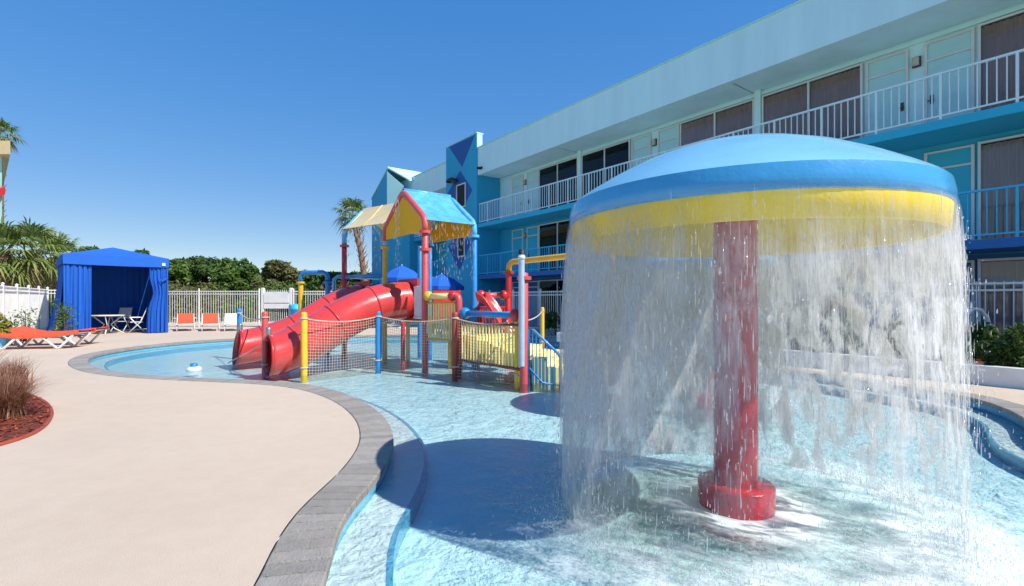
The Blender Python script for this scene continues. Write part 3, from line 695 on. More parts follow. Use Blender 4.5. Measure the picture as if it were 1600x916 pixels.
# ------------------------------------------------------------------ fences
def fence(name, A, B, label, h=1.78, single=0, sp=.115, psp=2.4, group=None, mat=None):
    mat = mat or M_fence; A = Vector((A[0], A[1], 0)); B = Vector((B[0], B[1], 0)); L = (B - A).length; d = (B - A) / L; ang = math.atan2(d.y, d.x)
    t = thing(name, label, 'fence', A, ang, group)
    for z in (h - .04, h - .17, .16): MB().box(0, L, -.02, .02, z - .02, z + .02).build('rail', mat, t, True)
    pm = MB().cbox(-.035, .035, -.035, .035, 0, h + .06, .01).mesh('post'); pm.materials.append(mat)
    np_ = max(1, round(L / psp))
    for i in range(np_ + 1):
        o = link_obj('post', pm, None, t); o.location = (L * i / np_, 0, 0)
        MB().lathe([(.05, h + .06), (.05, h + .075), (.002, h + .11)], 4, (L * i / np_, 0), False).build('post_cap', mat, o, True).location = (-L * i / np_, 0, 0)
    km = MB().box(-.009, .009, -.009, .009, .07, h + .0).mesh('picket'); km.materials.append(mat); n = int(L / sp); far = MB()
    for i in range(1, n):
        x = i * L / n
        if single and x < single: o = link_obj('picket', km, None, t); o.location = (x, 0, 0)
        else: far.box(x - .009, x + .009, -.009, .009, .07, h)
    if far.v: tag(far.build('far_pickets', mat, t, True), kind='stuff')
    return t
C0, C1, C2 = (-13.0, 11.2), (-19.7, 20.9), (-18.2, 24.0)
fence('picket_fence', C0, C1, 'white picket fence beside the orange loungers and potted plant', psp=1.6)
fence('picket_fence', C1, C2, 'short white picket fence hidden behind the blue cabana')
fence('picket_fence', C2, (-12.42, 24.2), 'white picket fence behind the cabana and upright loungers', psp=2.35)
fence('picket_fence', (-10.75, 24.25), (-2.6, 24.6), 'white picket fence behind the tube slides')
FN = 1.15
fa_, fb_ = W(-3.0, FN, 0), W(17.6, FN, 0)
fence('picket_fence', fa_, fb_, 'white picket fence between the hotel ground floor and the hedge', h=1.70, single=12.0, psp=1.83, sp=.13)
# gate with its white board
g0 = pixd(411, 468, 24.3); g1 = pixd(455, 468, 24.3)
gt = thing('fence_gate', 'white fence gate with a blank white board fixed across it', 'gate', (g0.x, 24.3, 0))
gw = g1.x - g0.x
for x in (0, gw): MB().cbox(x - .07, x + .07, -.07, .07, 0, 1.92, .015).build('post', M_white, gt, True)
for z in (1.70, 1.50, .22): MB().box(.07, gw - .07, -.02, .02, z - .025, z + .025).build('rail', M_white, gt, True)
for k in range(12):
    x = .13 + k * (gw - .26) / 11; MB().box(x - .009, x + .009, -.009, .009, .1, 1.82).build('picket', M_white, gt, True)
MB().cbox(.075, gw - .075, -.09, -.03, 1.18, 1.66, .008).build('board', M_white, gt, True)
MB().cbox(.075, gw - .075, -.09, -.03, .90, 1.14, .008).build('board', M_white, gt, True)
MB().box(gw - .04, gw + .02, -.12, -.071, .98, 1.1).build('latch', M_steel, gt, True)
# ------------------------------------------------------------------ cabana
cA, cB = Vector((-16.16, 17.75, 0)), Vector((-13.95, 20.0, 0)); cd = (cB - cA); cw = cd.length; cd.normalize()
cab = thing('cabana', 'royal blue canvas cabana with tied curtains shading a white table', 'cabana', cA, math.atan2(cd.y, cd.x))
Dp = cw   # local: x along front, y back
zt, zv, zp = 3.0, 2.64, 3.46
def P_(x, y, z): return (x, y, z)
cano = MB()
ns = 10
for (a, b) in (((0, 0), (cw, 0)), ((cw, 0), (cw, Dp)), ((cw, Dp), (0, Dp)), ((0, Dp), (0, 0))):
    vs = []; fs = []
    for j in range(ns + 1):
        f = j / ns
        for i in range(ns + 1):
            g = i / ns; x = a[0] + (b[0] - a[0]) * g; y = a[1] + (b[1] - a[1]) * g
            x = x + (cw / 2 - x) * f; y = y + (Dp / 2 - y) * f
            z = zt + (zp - zt) * f - .05 * math.sin(math.pi * f) * math.sin(math.pi * g); vs.append((x, y, z))
    for j in range(ns):
        for i in range(ns): k = j * (ns + 1) + i; fs.append((k, k + 1, k + ns + 2, k + ns + 1))
    cano.add(vs, fs, True)
cano.build('canopy', M_cab, cab, True)
val = MB()
for (a, b, nx_, ny_) in (((-.02, -.02), (cw + .02, -.02), 0, -1), ((cw + .02, -.02), (cw + .02, Dp + .02), 1, 0), ((cw + .02, Dp + .02), (-.02, Dp + .02), 0, 1), ((-.02, Dp + .02), (-.02, -.02), -1, 0)):
    n = 24; vs = []
    for z, o_ in ((zt + .01, 0), (zv, .03)):
        for i in range(n + 1):
            g = i / n; w = .012 * math.sin(g * 31) * (1 if o_ else .2); vs.append((a[0] + (b[0] - a[0]) * g + nx_ * (o_ + w), a[1] + (b[1] - a[1]) * g + ny_ * (o_ + w), z - (.015 * math.sin(g * math.pi) if o_ else 0)))
    val.add(vs, [(i, i + 1, n + 2 + i, n + 1 + i) for i in range(n)], True)
val.build('valance', M_cab, cab, True)
for x in (0.03, cw - .03):
    for y in (.03, Dp - .03): MB().box(x - .025, x + .025, y - .025, y + .025, 0, zt).build('pole', M_cab, cab, True)
MB().box(.06, cw - .06, .01, .05, zv - .02, zv + .02).build('beam', M_cab, cab, True)
def drape(name, a, b, z0, z1, folds, amp, flare=0.0, pinch=None):
    n = 80; rows = 14; vs = []; a = Vector(a); b = Vector(b); d = (b - a).normalized(); nn = Vector((-d.y, d.x))
    for j in range(rows + 1):
        f = j / rows; z = z1 + (z0 - z1) * f
        sc_ = 1.0
        if pinch: sc_ = 1 - pinch * math.exp(-((f - .42) / .16) ** 2)
        for i in range(n + 1):
            g = i / n; q = a.lerp(b, g) if not pinch else a.lerp(b, g * sc_ * (1 + .15 * f))
            w = amp * (.55 + .6 * f) * math.sin(g * folds * 6.283 + math.sin(g * 7) * .9 + .5 * math.sin(f * 3 + g * 11)) + .35 * amp * math.sin(g * folds * 13.7 + 1.3 * f)
            p = q + nn * (w - flare * f * f); vs.append((p.x, p.y, z))
    m = MB().add(vs, [(j * (n + 1) + i, j * (n + 1) + i + 1, (j + 1) * (n + 1) + i + 1, (j + 1) * (n + 1) + i) for j in range(rows) for i in range(n)], True)
    return m.build(name, M_cab, cab, True)
drape('front_curtain', (.03, -.0), (.78, .06), .06, zv + .1, 5, .045, 0)
drape('front_curtain', (cw - .04, .0), (cw - .62, .05), .03, zv + .1, 4.5, .05, 0, .25)
MB().tube([(cw - .32, -.08, 2.15), (cw - .2, -.11, 2.08), (cw - .06, -.07, 2.2), (cw - .03, .02, 2.2)], .03, 6).build('tie_back', M_cab, cab, True)
drape('back_wall', (.05, Dp - .05), (cw - .05, Dp - .05), .05, zv + .1, 14, .03)
drape('side_wall', (.03, .12), (.03, Dp - .06), .04, zv + .1, 12, .03, -.34)
drape('side_wall', (cw - .03, Dp - .06), (cw - .03, .08), .04, zv + .1, 10, .03, -.02)
MB().box(cw - .22, cw - .11, -.075, -.066, zv + .06, zv + .17).build('care_label', M_white, cab, True)
# table and chairs in the cabana
def to_w(x, y): return cA + cd * x + Vector((-cd.y, cd.x, 0)) * y
tp = to_w(1.35, 1.0)
tb_ = thing('patio_table', 'round white patio table with crossed legs under the blue cabana', 'table', tp, R(10))
MB().lathe([(.002, .70), (.56, .70), (.575, .71), (.575, .725), (.56, .735), (.002, .737)], 8, (0, 0), False).build('table_top', M_white, tb_, True)
for a in (0, 90, 180, 270):
    c_, s_ = math.cos(R(a + 20)), math.sin(R(a + 20))
    MB().tube([(c_ * .46, s_ * .46, .70), (c_ * .1, s_ * .1, .36), (c_ * .22, s_ * .22, .2), (c_ * .5, s_ * .5, .015)], .022, 6).build('leg', M_white, tb_, True)
def chair(p, rz, label):
    t = thing('folding_chair', label, 'chair', p, rz, 'white chairs round the cabana table')
    for y in (-.24, .24):
        s1 = MB().tube([(-.28, y, .02), (.10, y, .46), (.20, y, .60)], .018, 6).build('leg', M_white, t, True)
        MB().tube([(.26, y, .02), (-.12, y, .44), (-.18, y, .63)], .018, 6).build('leg', M_white, t, True)
        MB().tube([(-.12, y, .40), (-.22, y, .7), (-.34, y, 1.02)], .018, 6).build('back_post', M_white, t, True)
        MB().cbox(-.2, .24, y - .03, y + .03, .61, .64, .01).build('armrest', M_white, t, True)
    MB().cbox(-.2, .22, -.23, .23, .42, .45, .012).build('seat', M_white, t, True)
    MB().hexa([(-.17, -.23, .55), (-.15, -.23, .55), (-.15, .23, .55), (-.17, .23, .55), (-.335, -.23, 1.0), (-.315, -.23, 1.0), (-.315, .23, 1.0), (-.335, .23, 1.0)]).build('backrest', M_frame, t, True)
ang = math.atan2(cd.y, cd.x)
chair(to_w(.42, .75), ang + R(-8), 'white folding chair next to the straight hanging cabana curtain')
chair(to_w(2.25, .85), ang + R(172), 'white folding chair by the cabana curtain that is tied back')
chair(to_w(1.9, 2.1), ang + R(230), 'white folding chair against the back wall of the cabana')
# ------------------------------------------------------------------ loungers
def lounger_flat(p, rz, label):
    t = thing('sun_lounger', label, 'lounger', p, rz, 'orange loungers by the cabana')
    for y in (-.32, .32):
        fr = MB().tube([(0, y, .40), (.5, y, .37), (1.2, y, .33), (1.75, y, .36), (2.1, y, .44)], .022, 6).build('side_rail', M_white, t, True)
        for x0, x1, x2 in ((.05, .34, .74), (1.2, 1.62, 2.0)):
            MB().tube([(x0, y, .38), (x1, y, .025), (x1 + .06, y, .025), (x2, y, .38)], .03, 6).build('leg', M_white, t, True)
    for x in (.02, .4, 1.62, 2.08): MB().tube([(x, -.32, .36 if x < 2 else .43), (x, .32, .36 if x < 2 else .43)], .018, 6).build('cross_bar', M_white, t, True)
    n = 40; vs = []; sec = ((-.35, -.10), (-.352, -.01), (-.33, .005), (-.17, -.022), (0, -.03), (.17, -.022), (.33, .005), (.352, -.01), (.35, -.10))
    for k in range(n + 1):
        f = k / n; x = -.03 + 2.18 * f; z = .455 - .075 * math.sin(math.pi * min(f * 1.05, 1)) + .05 * f * f + .10 * max(0, .28 - f) / .28
        for y, dz in sec: vs.append((x, y, z + dz + .004 * math.sin(k * 2.1 + y * 5)))
    MB().add(vs, [(k * 9 + j, k * 9 + j + 1, k * 9 + 10 + j, k * 9 + 9 + j) for k in range(n) for j in range(8)], True).build('sling', M_orange, t, True)
lounger_flat(Vector((-14.05, 13.4, 0)), R(12), 'low orange sling lounger with white V legs beside the mulch bed')
lounger_flat(Vector((-14.5, 14.4, 0)), R(15), 'orange sling lounger standing between the cabana and another lounger')
def lounger_up(p, rz, mat, label, grp):
    t = thing('reclining_lounger', label, 'lounger', p, rz, grp)
    for x in (-.31, .31):
        MB().tube([(x, 0, .30), (x, 1.7, .30)], .025, 6).build('side_rail', M_white, t, True)
        for y in (.12, 1.5): MB().tube([(x, y, .30), (x, y, .01)], .025, 6).build('leg', M_white, t, True)
        MB().tube([(x, 1.0, .32), (x, 1.6, .72)], .022, 6).build('back_post', M_white, t, True)
    MB().tube([(-.31, .05, .30), (.31, .05, .30)], .025, 6).build('cross_bar', M_white, t, True)
    MB().hexa([(-.29, .06, .315), (.29, .06, .315), (.29, 1.0, .315), (-.29, 1.0, .315), (-.29, .06, .33), (.29, .06, .33), (.29, 1.0, .33), (-.29, 1.0, .33)]).build('seat_sling', mat, t, True)
    MB().hexa([(-.29, 1.0, .33), (.29, 1.0, .33), (.29, 1.02, .325), (-.29, 1.02, .325), (-.29, 1.58, .72), (.29, 1.58, .72), (.29, 1.6, .71), (-.29, 1.6, .71)]).build('back_sling', mat, t, True)
for u, m, l in ((290, M_orange, 'upright orange lounger at the fence, next to the cabana curtain'), (329, M_orange, 'upright orange lounger standing between an orange and a white lounger'), (364, M_white, 'upright white lounger at the fence behind the blue net post')):
    p = pixd(u, 468, 20.8); lounger_up(Vector((p.x, 20.8, 0)), math.atan2(CX - u, F), m, l, 'reclined loungers along the fence')
# ------------------------------------------------------------------ patio umbrellas behind the play structure
def umbrella(p, h, r, label):
    t = thing('patio_umbrella', label, 'umbrella', p, 0, 'blue umbrellas near the hotel')
    MB().lathe([(.25, 0), (.25, .06), (.05, .08), (.022, .1), (.022, h), (.002, h + .05)], 12).build('pole', M_white, t, True)
    vs = [(0, 0, h)]; n = 8
    for k in range(n): a = k * 6.283 / n; vs.append((r * .55 * math.cos(a), r * .55 * math.sin(a), h - .26))
    for k in range(n): a = k * 6.283 / n; vs.append((r * math.cos(a), r * math.sin(a), h - .62))
    for k in range(n): a = k * 6.283 / n; vs.append((r * math.cos(a), r * math.sin(a), h - .80))
    fs = [(0, 1 + k, 1 + (k + 1) % n) for k in range(n)]
    for b in (1, 9): fs += [(b + k, b + 8 + k, b + 8 + (k + 1) % n, b + (k + 1) % n) for k in range(n)]
    MB().add(vs, fs).build('canopy', M_cab, t, True)
umbrella(Vector((pixd(628, 0, 23).x, 23, 0)), 2.95, 1.0, 'blue patio umbrella visible behind the red tube slide')
umbrella(Vector((pixd(690, 0, 24.0).x, 24.0, 0)), 2.6, 1.1, 'blue patio umbrella behind the pink tower post')
# ------------------------------------------------------------------ white grab rail
gr = thing('grab_rail', 'white curved grab rail rising behind the hedge at the fence', 'grab rail', W(tq(1530, 1.42), 1.42, 0))
for y in (0, -.02):
    if y: break
    MB().tube([(-.27, y, 0), (-.28, y, .85), (-.24, y, 1.05), (-.12, y, 1.17), (.03, y, 1.15), (.15, y, 1.0), (.2, y, .8), (.21, y, 0)], .04, 8).build('tube', M_white, gr, True)
# ------------------------------------------------------------------ corner of the wing on the left
lw = thing('hotel_wing', 'corner of a pale cyan wing with cream eave rising beyond the stout palms', 'building', (-32, 29, 0))
x1 = pixd(3, 0, 26).x
def wing(dx, dy, z0, z1, nm, m):
    MB().prism([(x1 + dx, 26 - dy, z0), (x1 - 13, 38 + dy, z0), (x1 - 26, 38 + dy, z0), (x1 - 16, 26 - dy, z0)][::-1], (0, 0, z1 - z0)).build(nm, m, lw)
wing(0, 0, 0, 8.9, 'wall', M_cyan); wing(.85, .4, 8.9, 9.6, 'eave', M_tan)
MB().prism([(x1 - 9, 25.98, 6.9), (x1 + .2, 25.98, 6.9), (x1 + .2, 25.3, 6.5), (x1 - 9, 25.3, 6.5)], (0, 0, .4)).build('red_awning', M_red, lw)

bn = thing('litter_bin', 'small teal litter bin beside the white fence gate', 'bin', (pixd(462, 0, 23.4).x, 23.4, 0))
MB().lathe([(.24, 0), (.28, .85), (.29, .86), (.29, .90), (.27, .91)], 16).build('body', M_blueP, bn, True); MB().lathe([(.275, .91), (.25, 1.02), (.15, 1.12), (.002, 1.15)], 16).build('lid', M_slab, bn, True)
# ------------------------------------------------------------------ water play structure
E1 = Vector((-.6, .8, 0)); E2 = Vector((.8, .6, 0)); NG = -E2
ZB = -.28
P1 = Vector((-1.87, 10.6, 0)); PL = P1 + E1 * 2.2; PB = P1 + E2 * 1.25; PC = PL + E2 * 1.25
ps = thing('water_play_structure', 'red, yellow and blue water play structure with tube slides and little house roofs', 'play structure', (P1.x, P1.y, ZB))
def post(p, r, z0, z1, mat, name='tower_post', par=None, col=None):
    o = MB().lathe([(r, z0), (r, z1), (r * .9, z1 + .01), (.002, z1 + .012)], 16, (p.x, p.y)).build(name, mat, par or ps)
    if col:
        for z, mm in col: MB().lathe([(r * 1.02, z - .03), (r * 1.75, z - .03), (r * 1.75, z + .03), (r * 1.02, z + .03)], 16, (p.x, p.y), False).build('flange', mm, o)
    return o
FZ, AZ = 2.80, 3.86
post(P1, .072, ZB, FZ, M_pink, col=((FZ, M_pink), (2.42, M_pink))); post(PL, .06, ZB, FZ - .12, M_yel, col=((FZ - .16, M_yel),)); post(PB, .068, ZB, FZ, M_blueP, col=((FZ, M_lblue),)); post(PC, .065, ZB, FZ, M_blueP, col=((FZ, M_blueP),))
post(PL + Vector((0, 0, 0)), .05, FZ - .10, FZ + .02, M_clear, 'clear_sleeve')
up = lambda p, z: Vector((p.x, p.y, z))
def gable_frame(a, b, mat, ea=.30, name='gable_frame'):
    m = (a + b) / 2; pts = [up(a, FZ + .02), up(a, FZ + ea - .18)]
    sl = (up(m, AZ) - up(a, FZ + ea)).normalized(); pts += [up(a, FZ + ea - .06) + sl * .02, up(a, FZ + ea) + sl * .10]
    pts += [up(m, AZ) - sl * .12, up(m, AZ - .035)]
    sr = (up(m, AZ) - up(b, FZ + ea)).normalized(); pts += [up(m, AZ) - sr * .12, up(b, FZ + ea) + sr * .10, up(b, FZ + ea - .06) + sr * .02, up(b, FZ + ea - .18), up(b, FZ + .02)]
    return MB().tube(pts, .068, 12).build(name, mat, ps)
g1_ = gable_frame(P1, PL, M_pink); gable_frame(PB, PC, M_lblue)
def gable_panel(a, b, mat, off):
    m = (a + b) / 2; d = (b - a).normalized()
    MB().prism([up(a, FZ + .04) + d * .10 + off, up(b, FZ + .04) - d * .10 + off, up(b, FZ + .38) - d * .13 + off, up(m, AZ - .12) + off, up(a, FZ + .38) + d * .13 + off], E2 * .03).build('gable_panel', mat, ps)
gable_panel(P1, PL, M_gable, E2 * -.015); gable_panel(PB, PC, M_gable, E2 * -.015)
def slope(a, b, ra, rb, mat, over=.0, name='roof_panel'):
    # a,b eave points; ra,rb ridge points; built as one curved sheet with thickness
    n = 10; vs = []; up_ = Vector((0, 0, .02))
    for j in range(n + 1):
        f = j / n; s = -.05 * math.sin(math.pi * f)
        p, q = a.lerp(ra, f), b.lerp(rb, f); vs += [p + Vector((0, 0, s)), q + Vector((0, 0, s))]
    top = [v + up_ for v in vs]; k = len(vs); fs = []
    for j in range(n):
        i = 2 * j; fs += [(i, i + 1, i + 3, i + 2), (k + i, k + i + 2, k + i + 3, k + i + 1), (i, i + 2, k + i + 2, k + i), (i + 1, k + i + 1, k + i + 3, i + 3)]
    fs += [(0, k, k + 1, 1), (2 * n, 2 * n + 1, k + 2 * n + 1, k + 2 * n)]
    o = MB().add(vs + top, fs, False).build(name, mat, ps)
    d = (b - a)
    for f in (.5,) if mat is M_tan else ():
        p, q = a + d * f, ra + (rb - ra) * f
        MB().tube([p + Vector((0, 0, .026)), p.lerp(q, .5) + Vector((0, 0, -.022)), q + Vector((0, 0, .026))], .012, 6).build('roof_rib', mat, o)
mid1, mid2 = (P1 + PL) / 2, (PB + PC) / 2
e = FZ + .26
slope(up(P1 - E1 * .06, e), up(PB - E1 * .06, e), up(mid1, AZ + .04), up(mid2, AZ + .04), M_lblue)
slope(up(PL + E1 * .06, e), up(PC + E1 * .06, e), up(mid1, AZ + .04), up(mid2, AZ + .04), M_tan)
MB().tube([up(mid1, AZ + .05), up(mid2, AZ + .05)], .035, 8).build('ridge_pipe', M_lblue, ps)
# second tower with the tan roof
P5 = Vector((-4.56, 13.4, 0)); PQ = Vector((-3.30, 12.47, 0)); d5 = (PQ - P5).normalized(); w5 = Vector((-d5.y, d5.x, 0)) * 1.3
P6 = P5 + w5; P7 = PQ + w5
post(P5, .068, ZB, FZ, M_red, col=((FZ, M_red),)); post(P6, .065, ZB, FZ, M_blueP, col=((FZ, M_blueP),)); post(P7, .065, ZB, FZ, M_blueP)
gable_frame(P5, P6, M_lblue, .42)
e5 = FZ + .44; r5, r6 = (P5 + P6) / 2, (PQ + P7) / 2
slope(up(P5 - w5 * .05, e5), up(PQ - w5 * .05 + d5 * .1, e5), up(r5, AZ + .04), up(r6, AZ + .04), M_tan); slope(up(P6 + w5 * .05, e5), up(P7 + w5 * .05, e5), up(r5, AZ + .04), up(r6, AZ + .04), M_tan)
# platforms
PFZ = .93
def platform(a, b, c, d, z, mat, name='platform', th=.10):
    o = MB().prism([up(a, z - th), up(b, z - th), up(c, z - th), up(d, z - th)], (0, 0, th)).build(name, mat, ps); return o
platform(P1 + E2 * .08 + E1 * .08, PB - E2 * .08 + E1 * .08, PC - E2 * .08 - E1 * .08, PL + E2 * .08 - E1 * .08, PFZ, M_brownred)
platform(P5 + d5 * .08, PQ, P7, P6 + d5 * .08, PFZ, M_brownred)
# tube slides
def slide(start, prof, r, label):
    n = len(prof); pts = []
    S = [p[0] for p in prof]; Zs = [p[1] for p in prof]
    ss = np.linspace(S[0], S[-1], 44); zz = np.interp(ss, S, Zs)
    for _ in range(6): zz[1:-1] = (zz[:-2] + 2 * zz[1:-1] + zz[2:]) / 4
    side = E1; V = []; nk = 32; m = len(ss)
    for i in range(m):
        a, b = max(i - 1, 0), min(i + 1, m - 1); dz = (zz[b] - zz[a]); ds = ss[b] - ss[a]
        tan = (NG * ds + Vector((0, 0, dz))).normalized(); nrm_ = side.cross(tan).normalized()
        if nrm_.z < 0: nrm_ = -nrm_
        c = start + NG * ss[i]; c = up(c, zz[i])
        f = max(0, (i - (m - 12)) / 11)
        for k in range(nk):
            an = 2 * math.pi * k / nk; q = c + side * (math.cos(an) * r * (1 + .06 * f)) + nrm_ * (math.sin(an) * r)
            q += NG * (-math.sin(an) * .10 * f * f)          # the mouth is cut back at the top
            V.append(q)
    Fq = [(i * nk + k, i * nk + (k + 1) % nk, (i + 1) * nk + (k + 1) % nk, (i + 1) * nk + k) for i in range(m - 1) for k in range(nk)]
    o = MB().add(V, Fq, True).build('tube_slide', M_redslide, ps); o['label'] = label
    md = o.modifiers.new('thickness', 'SOLIDIFY'); md.thickness = .03; md.offset = -1
    end = [V[(m - 1) * nk + k] for k in range(nk)]
    MB().tube(end, .028, 6, closed=True).build('mouth_rim', M_red, o)
    for i in (12, 24, 35):     # bolted section joints
        ring = [V[i * nk + k] for k in range(nk)]; cc = sum(ring, Vector()) / nk
        MB().tube([cc + (q - cc) * 1.01 for q in ring], .022, 6, closed=True).build('joint_flange', M_redslide, o)
    top = max(end, key=lambda q: q.z)
    MB().lathe([(.055, top.z - .02), (.055, top.z + .12), (.045, top.z + .15), (.002, top.z + .155)], 10, (top.x, top.y)).build('spray_nozzle', M_steel, o)
    c = start; z = Zs[0]
    MB().prism([up(c - E1 * .52, z - .46) - NG * .03, up(c + E1 * .52, z - .46) - NG * .03, up(c + E1 * .52, z + .5) - NG * .03, up(c - E1 * .52, z + .5) - NG * .03], NG * .05).build('entry_panel', M_red, o)
    return o
SA = Vector((-2.45, 11.6, 0)); SB = Vector((-4.0, 13.18, 0))
slide(SA, [(0, 1.33), (.4, 1.31), (.74, 1.24), (1.1, 1.12), (1.46, .96), (2.0, .64), (2.39, .42), (2.75, .27), (3.0, .22)], .435, 'front red tube slide coming off the pink gable tower')
slide(SB, [(0, 1.33), (.36, 1.27), (.7, 1.13), (1.03, .93), (1.41, .68), (1.78, .49), (2.42, .29), (2.75, .24), (2.95, .22)], .42, 'rear red tube slide coming off the tan roofed tower')
# barriers made of separate slats
def barrier(a, b, za0, za1, zb0, zb1, mat, rmat, n, name='barrier', sub='slat', w=.028, top=True, sheet=None):
    a = Vector((a.x, a.y, 0)); b = Vector((b.x, b.y, 0))
    m = MB().tube([up(a, za1), up(b, zb1)], .025, 8).tube([up(a, za0), up(b, zb0)], .03, 8); o = m.build(name, rmat, ps)
    d = (b - a).normalized(); nn = Vector((-d.y, d.x, 0))
    for i in range(n):
        f = (i + .5) / n; p = a.lerp(b, f); z0 = za0 + (zb0 - za0) * f; z1 = za1 + (zb1 - za1) * f
        q = [p - d * w / 2 - nn * .01, p + d * w / 2 - nn * .01, p + d * w / 2 + nn * .01, p - d * w / 2 + nn * .01]
        MB().hexa([up(k, z0) for k in q] + [up(k, z1) for k in q]).build(sub, mat, o)
    if sheet: MB().prism([up(a, za0) + nn * .03, up(b, zb0) + nn * .03, up(b, sheet) + nn * .03, up(a, sheet) + nn * .03], nn * .015).build('sheet', mat, o)
    return o
PE = Vector((-1.09, 10.1, 0)); PS = Vector((.21, 8.58, 0))
barrier(P1, PE, .50, 1.27, .50, 1.27, M_yelp, M_yel, 13, w=.034)
def pipe_with_knobs(a, b, z, r, mat, ma, mb, kr=.11):
    o = MB().tube([up(a, z), up(b, z)], r, 12).build('pipe', mat, ps)
    for p, m in ((a, ma), (b, mb)):
        if m: MB().ball((p.x, p.y, z), kr, 14).build('pipe_knob', m, o)
dPE = (PE - P1).normalized()
pipe_with_knobs(P1 + dPE * .09, PE - dPE * .16, 1.42, .062, M_yelp, M_yel, M_red)
MB().tube([up(PE - dPE * .14, 1.42), up(PE - dPE * .06, 1.42), up(PE - dPE * .015, 1.39), up(PE, 1.32), up(PE, 1.2), up(PE, ZB)], .07, 12).build('elbow_post', M_pink, ps)
post(PE, .077, ZB, .95, M_red, 'post_sleeve')
dPS = (PS - PE).normalized()
rb = barrier(PE + dPS * .06, PS - dPS * .06, .12, .86, .12, .90, M_yelp, M_brownred, 19, w=.036)
pipe_with_knobs(PE + dPS * .22, PS - dPS * .22, 1.07, .06, M_blueP, M_blueP, M_red, .12)
post(PS, .072, ZB, 1.80, M_pink, 'spray_post', col=((1.72, M_pink),))
so = MB().tube([(PS.x - .045, PS.y - .09, .2), (PS.x - .045, PS.y - .09, 2.12)], .055, 14, caps=False).build('clear_pipe', M_clear, ps)
MB().lathe([(.054, 2.10), (.054, 2.205), (.036, 2.205), (.036, 2.15), (.002, 2.15)], 14, (PS.x - .045, PS.y - .09)).build('pipe_mouth', M_black, so)
MB().lathe([(.0545, 2.04), (.062, 2.04), (.062, 2.10), (.0545, 2.10)], 14, (PS.x - .045, PS.y - .09)).build('collar', M_white, so)
# stepped yellow platforms behind the yellow railing
B0 = PE + E2 * .1
for k in range(5):
    a = PE.lerp(PS, .04 + .19 * k) + E2 * .12; b = PE.lerp(PS, .04 + .19 * (k + 1)) + E2 * .12; z = .62 - .085 * k
    platform(a, b, b + E2 * 1.0, a + E2 * 1.0, z, M_yelp, 'stepped_deck', z - .10)
for (f, z0, z1, w) in ((.05, .2, .46, .16), (.16, .14, .32, .2), (.30, .2, .3, .12), (.45, .34, .5, .1), (.6, .28, .42, .12)):
    a = PE.lerp(PS, f) + E2 * .06; dd = dPS * w; MB().prism([up(a, z0), up(a + dd, z0), up(a + dd + E2 * .05, z0), up(a + E2 * .05, z0)], (0, 0, z1 - z0)).build('climbing_block', M_brown, ps)
a = P1.lerp(PE, .1) + E2 * .045
for (f, z0, z1, w) in ((.12, .62, .84, .16), (.4, .55, .68, .14), (.62, .7, .8, .1)):
    a = P1.lerp(PE, f) + E2 * -.03; dd = dPE * w; MB().prism([up(a, z0), up(a + dd, z0), up(a + dd - E2 * .03, z0), up(a - E2 * .03, z0)], (0, 0, z1 - z0)).build('climbing_block', M_tan, ps)
# stairs into the water with blue handrail
ST = PS + Vector((.10, 0, 0)); ex = Vector((.98, .0, 0)).normalized()
for k in range(3): MB().cbox(ST.x + .06 + .24 * k, ST.x + .06 + .24 * (k + 1), ST.y + .05, ST.y + .95, ZB, .34 - .17 * k, .012).build('stair_tread', M_yelp, ps)
MB().cbox(ST.x + .02, ST.x + 2.0, ST.y + .96, ST.y + 2.2, ZB, .26, .02).build('yellow_landing', M_yelp, ps)
hr = MB().tube([(ST.x - .02, ST.y - .02, ZB), (ST.x - .02, ST.y - .02, .84), (ST.x + .06, ST.y - .02, .82), (ST.x + .48, ST.y - .02, .42), (ST.x + .53, ST.y - .02, .33), (ST.x + .53, ST.y - .02, ZB)], .024, 8); hr.tube([(ST.x - .02, ST.y - .02, .17), (ST.x + .22, ST.y - .02, -.1), (ST.x + .53, ST.y - .02, -.15)], .02, 8); ho = hr.build('handrail', M_blueP, ps)
for k in range(7):
    x = .05 + .062 * k; MB().box(ST.x + x - .009, ST.x + x + .009, ST.y - .029, ST.y - .011, -.12, .82 - .4 * x / .44).build('slat', M_blueP, ho)
# red barrier and small red slide beyond
RA, RB = Vector((-.83, 11.6, 0)), Vector((-.10, 11.95, 0))
barrier(RA, RB, .45, 1.16, .45, 1.16, M_red, M_red, 13, w=.03)
pipe_with_knobs(RA + Vector((.1, .0, 0)), RB - Vector((.1, 0, 0)), 1.45, .06, M_pink, M_red, M_red, .12)
post(RA, .07, ZB, 1.36, M_red); post(RB, .07, ZB, 1.36, M_red)
V = []; n = 22
for i in range(n + 1):
    f = i / n; c = Vector((-.72 + .85 * f, 11.25 - .25 * f, 1.28 - .95 * smooth01(f)))
    for k in range(9):
        an = math.pi * (1 + k / 8); V.append((c.x + .1 * math.cos(an), c.y + .26 * math.cos(an), c.z + .24 + .24 * math.sin(an)))
co = MB().add(V, [(i * 9 + k, i * 9 + k + 1, (i + 1) * 9 + k + 1, (i + 1) * 9 + k) for i in range(n) for k in range(8)], True).build('open_slide', M_redslide, ps)
md = co.modifiers.new('thickness', 'SOLIDIFY'); md.thickness = .025
MB().prism([up(P1 + E2 * .25 + E1 * .1, .95), up(P1 + E2 * .95 + E1 * .1, .95), up(P1 + E2 * .95 + E1 * .1, 1.55), up(P1 + E2 * .25 + E1 * .1, 1.55)], E1 * .03).build('red_panel', M_red, ps)
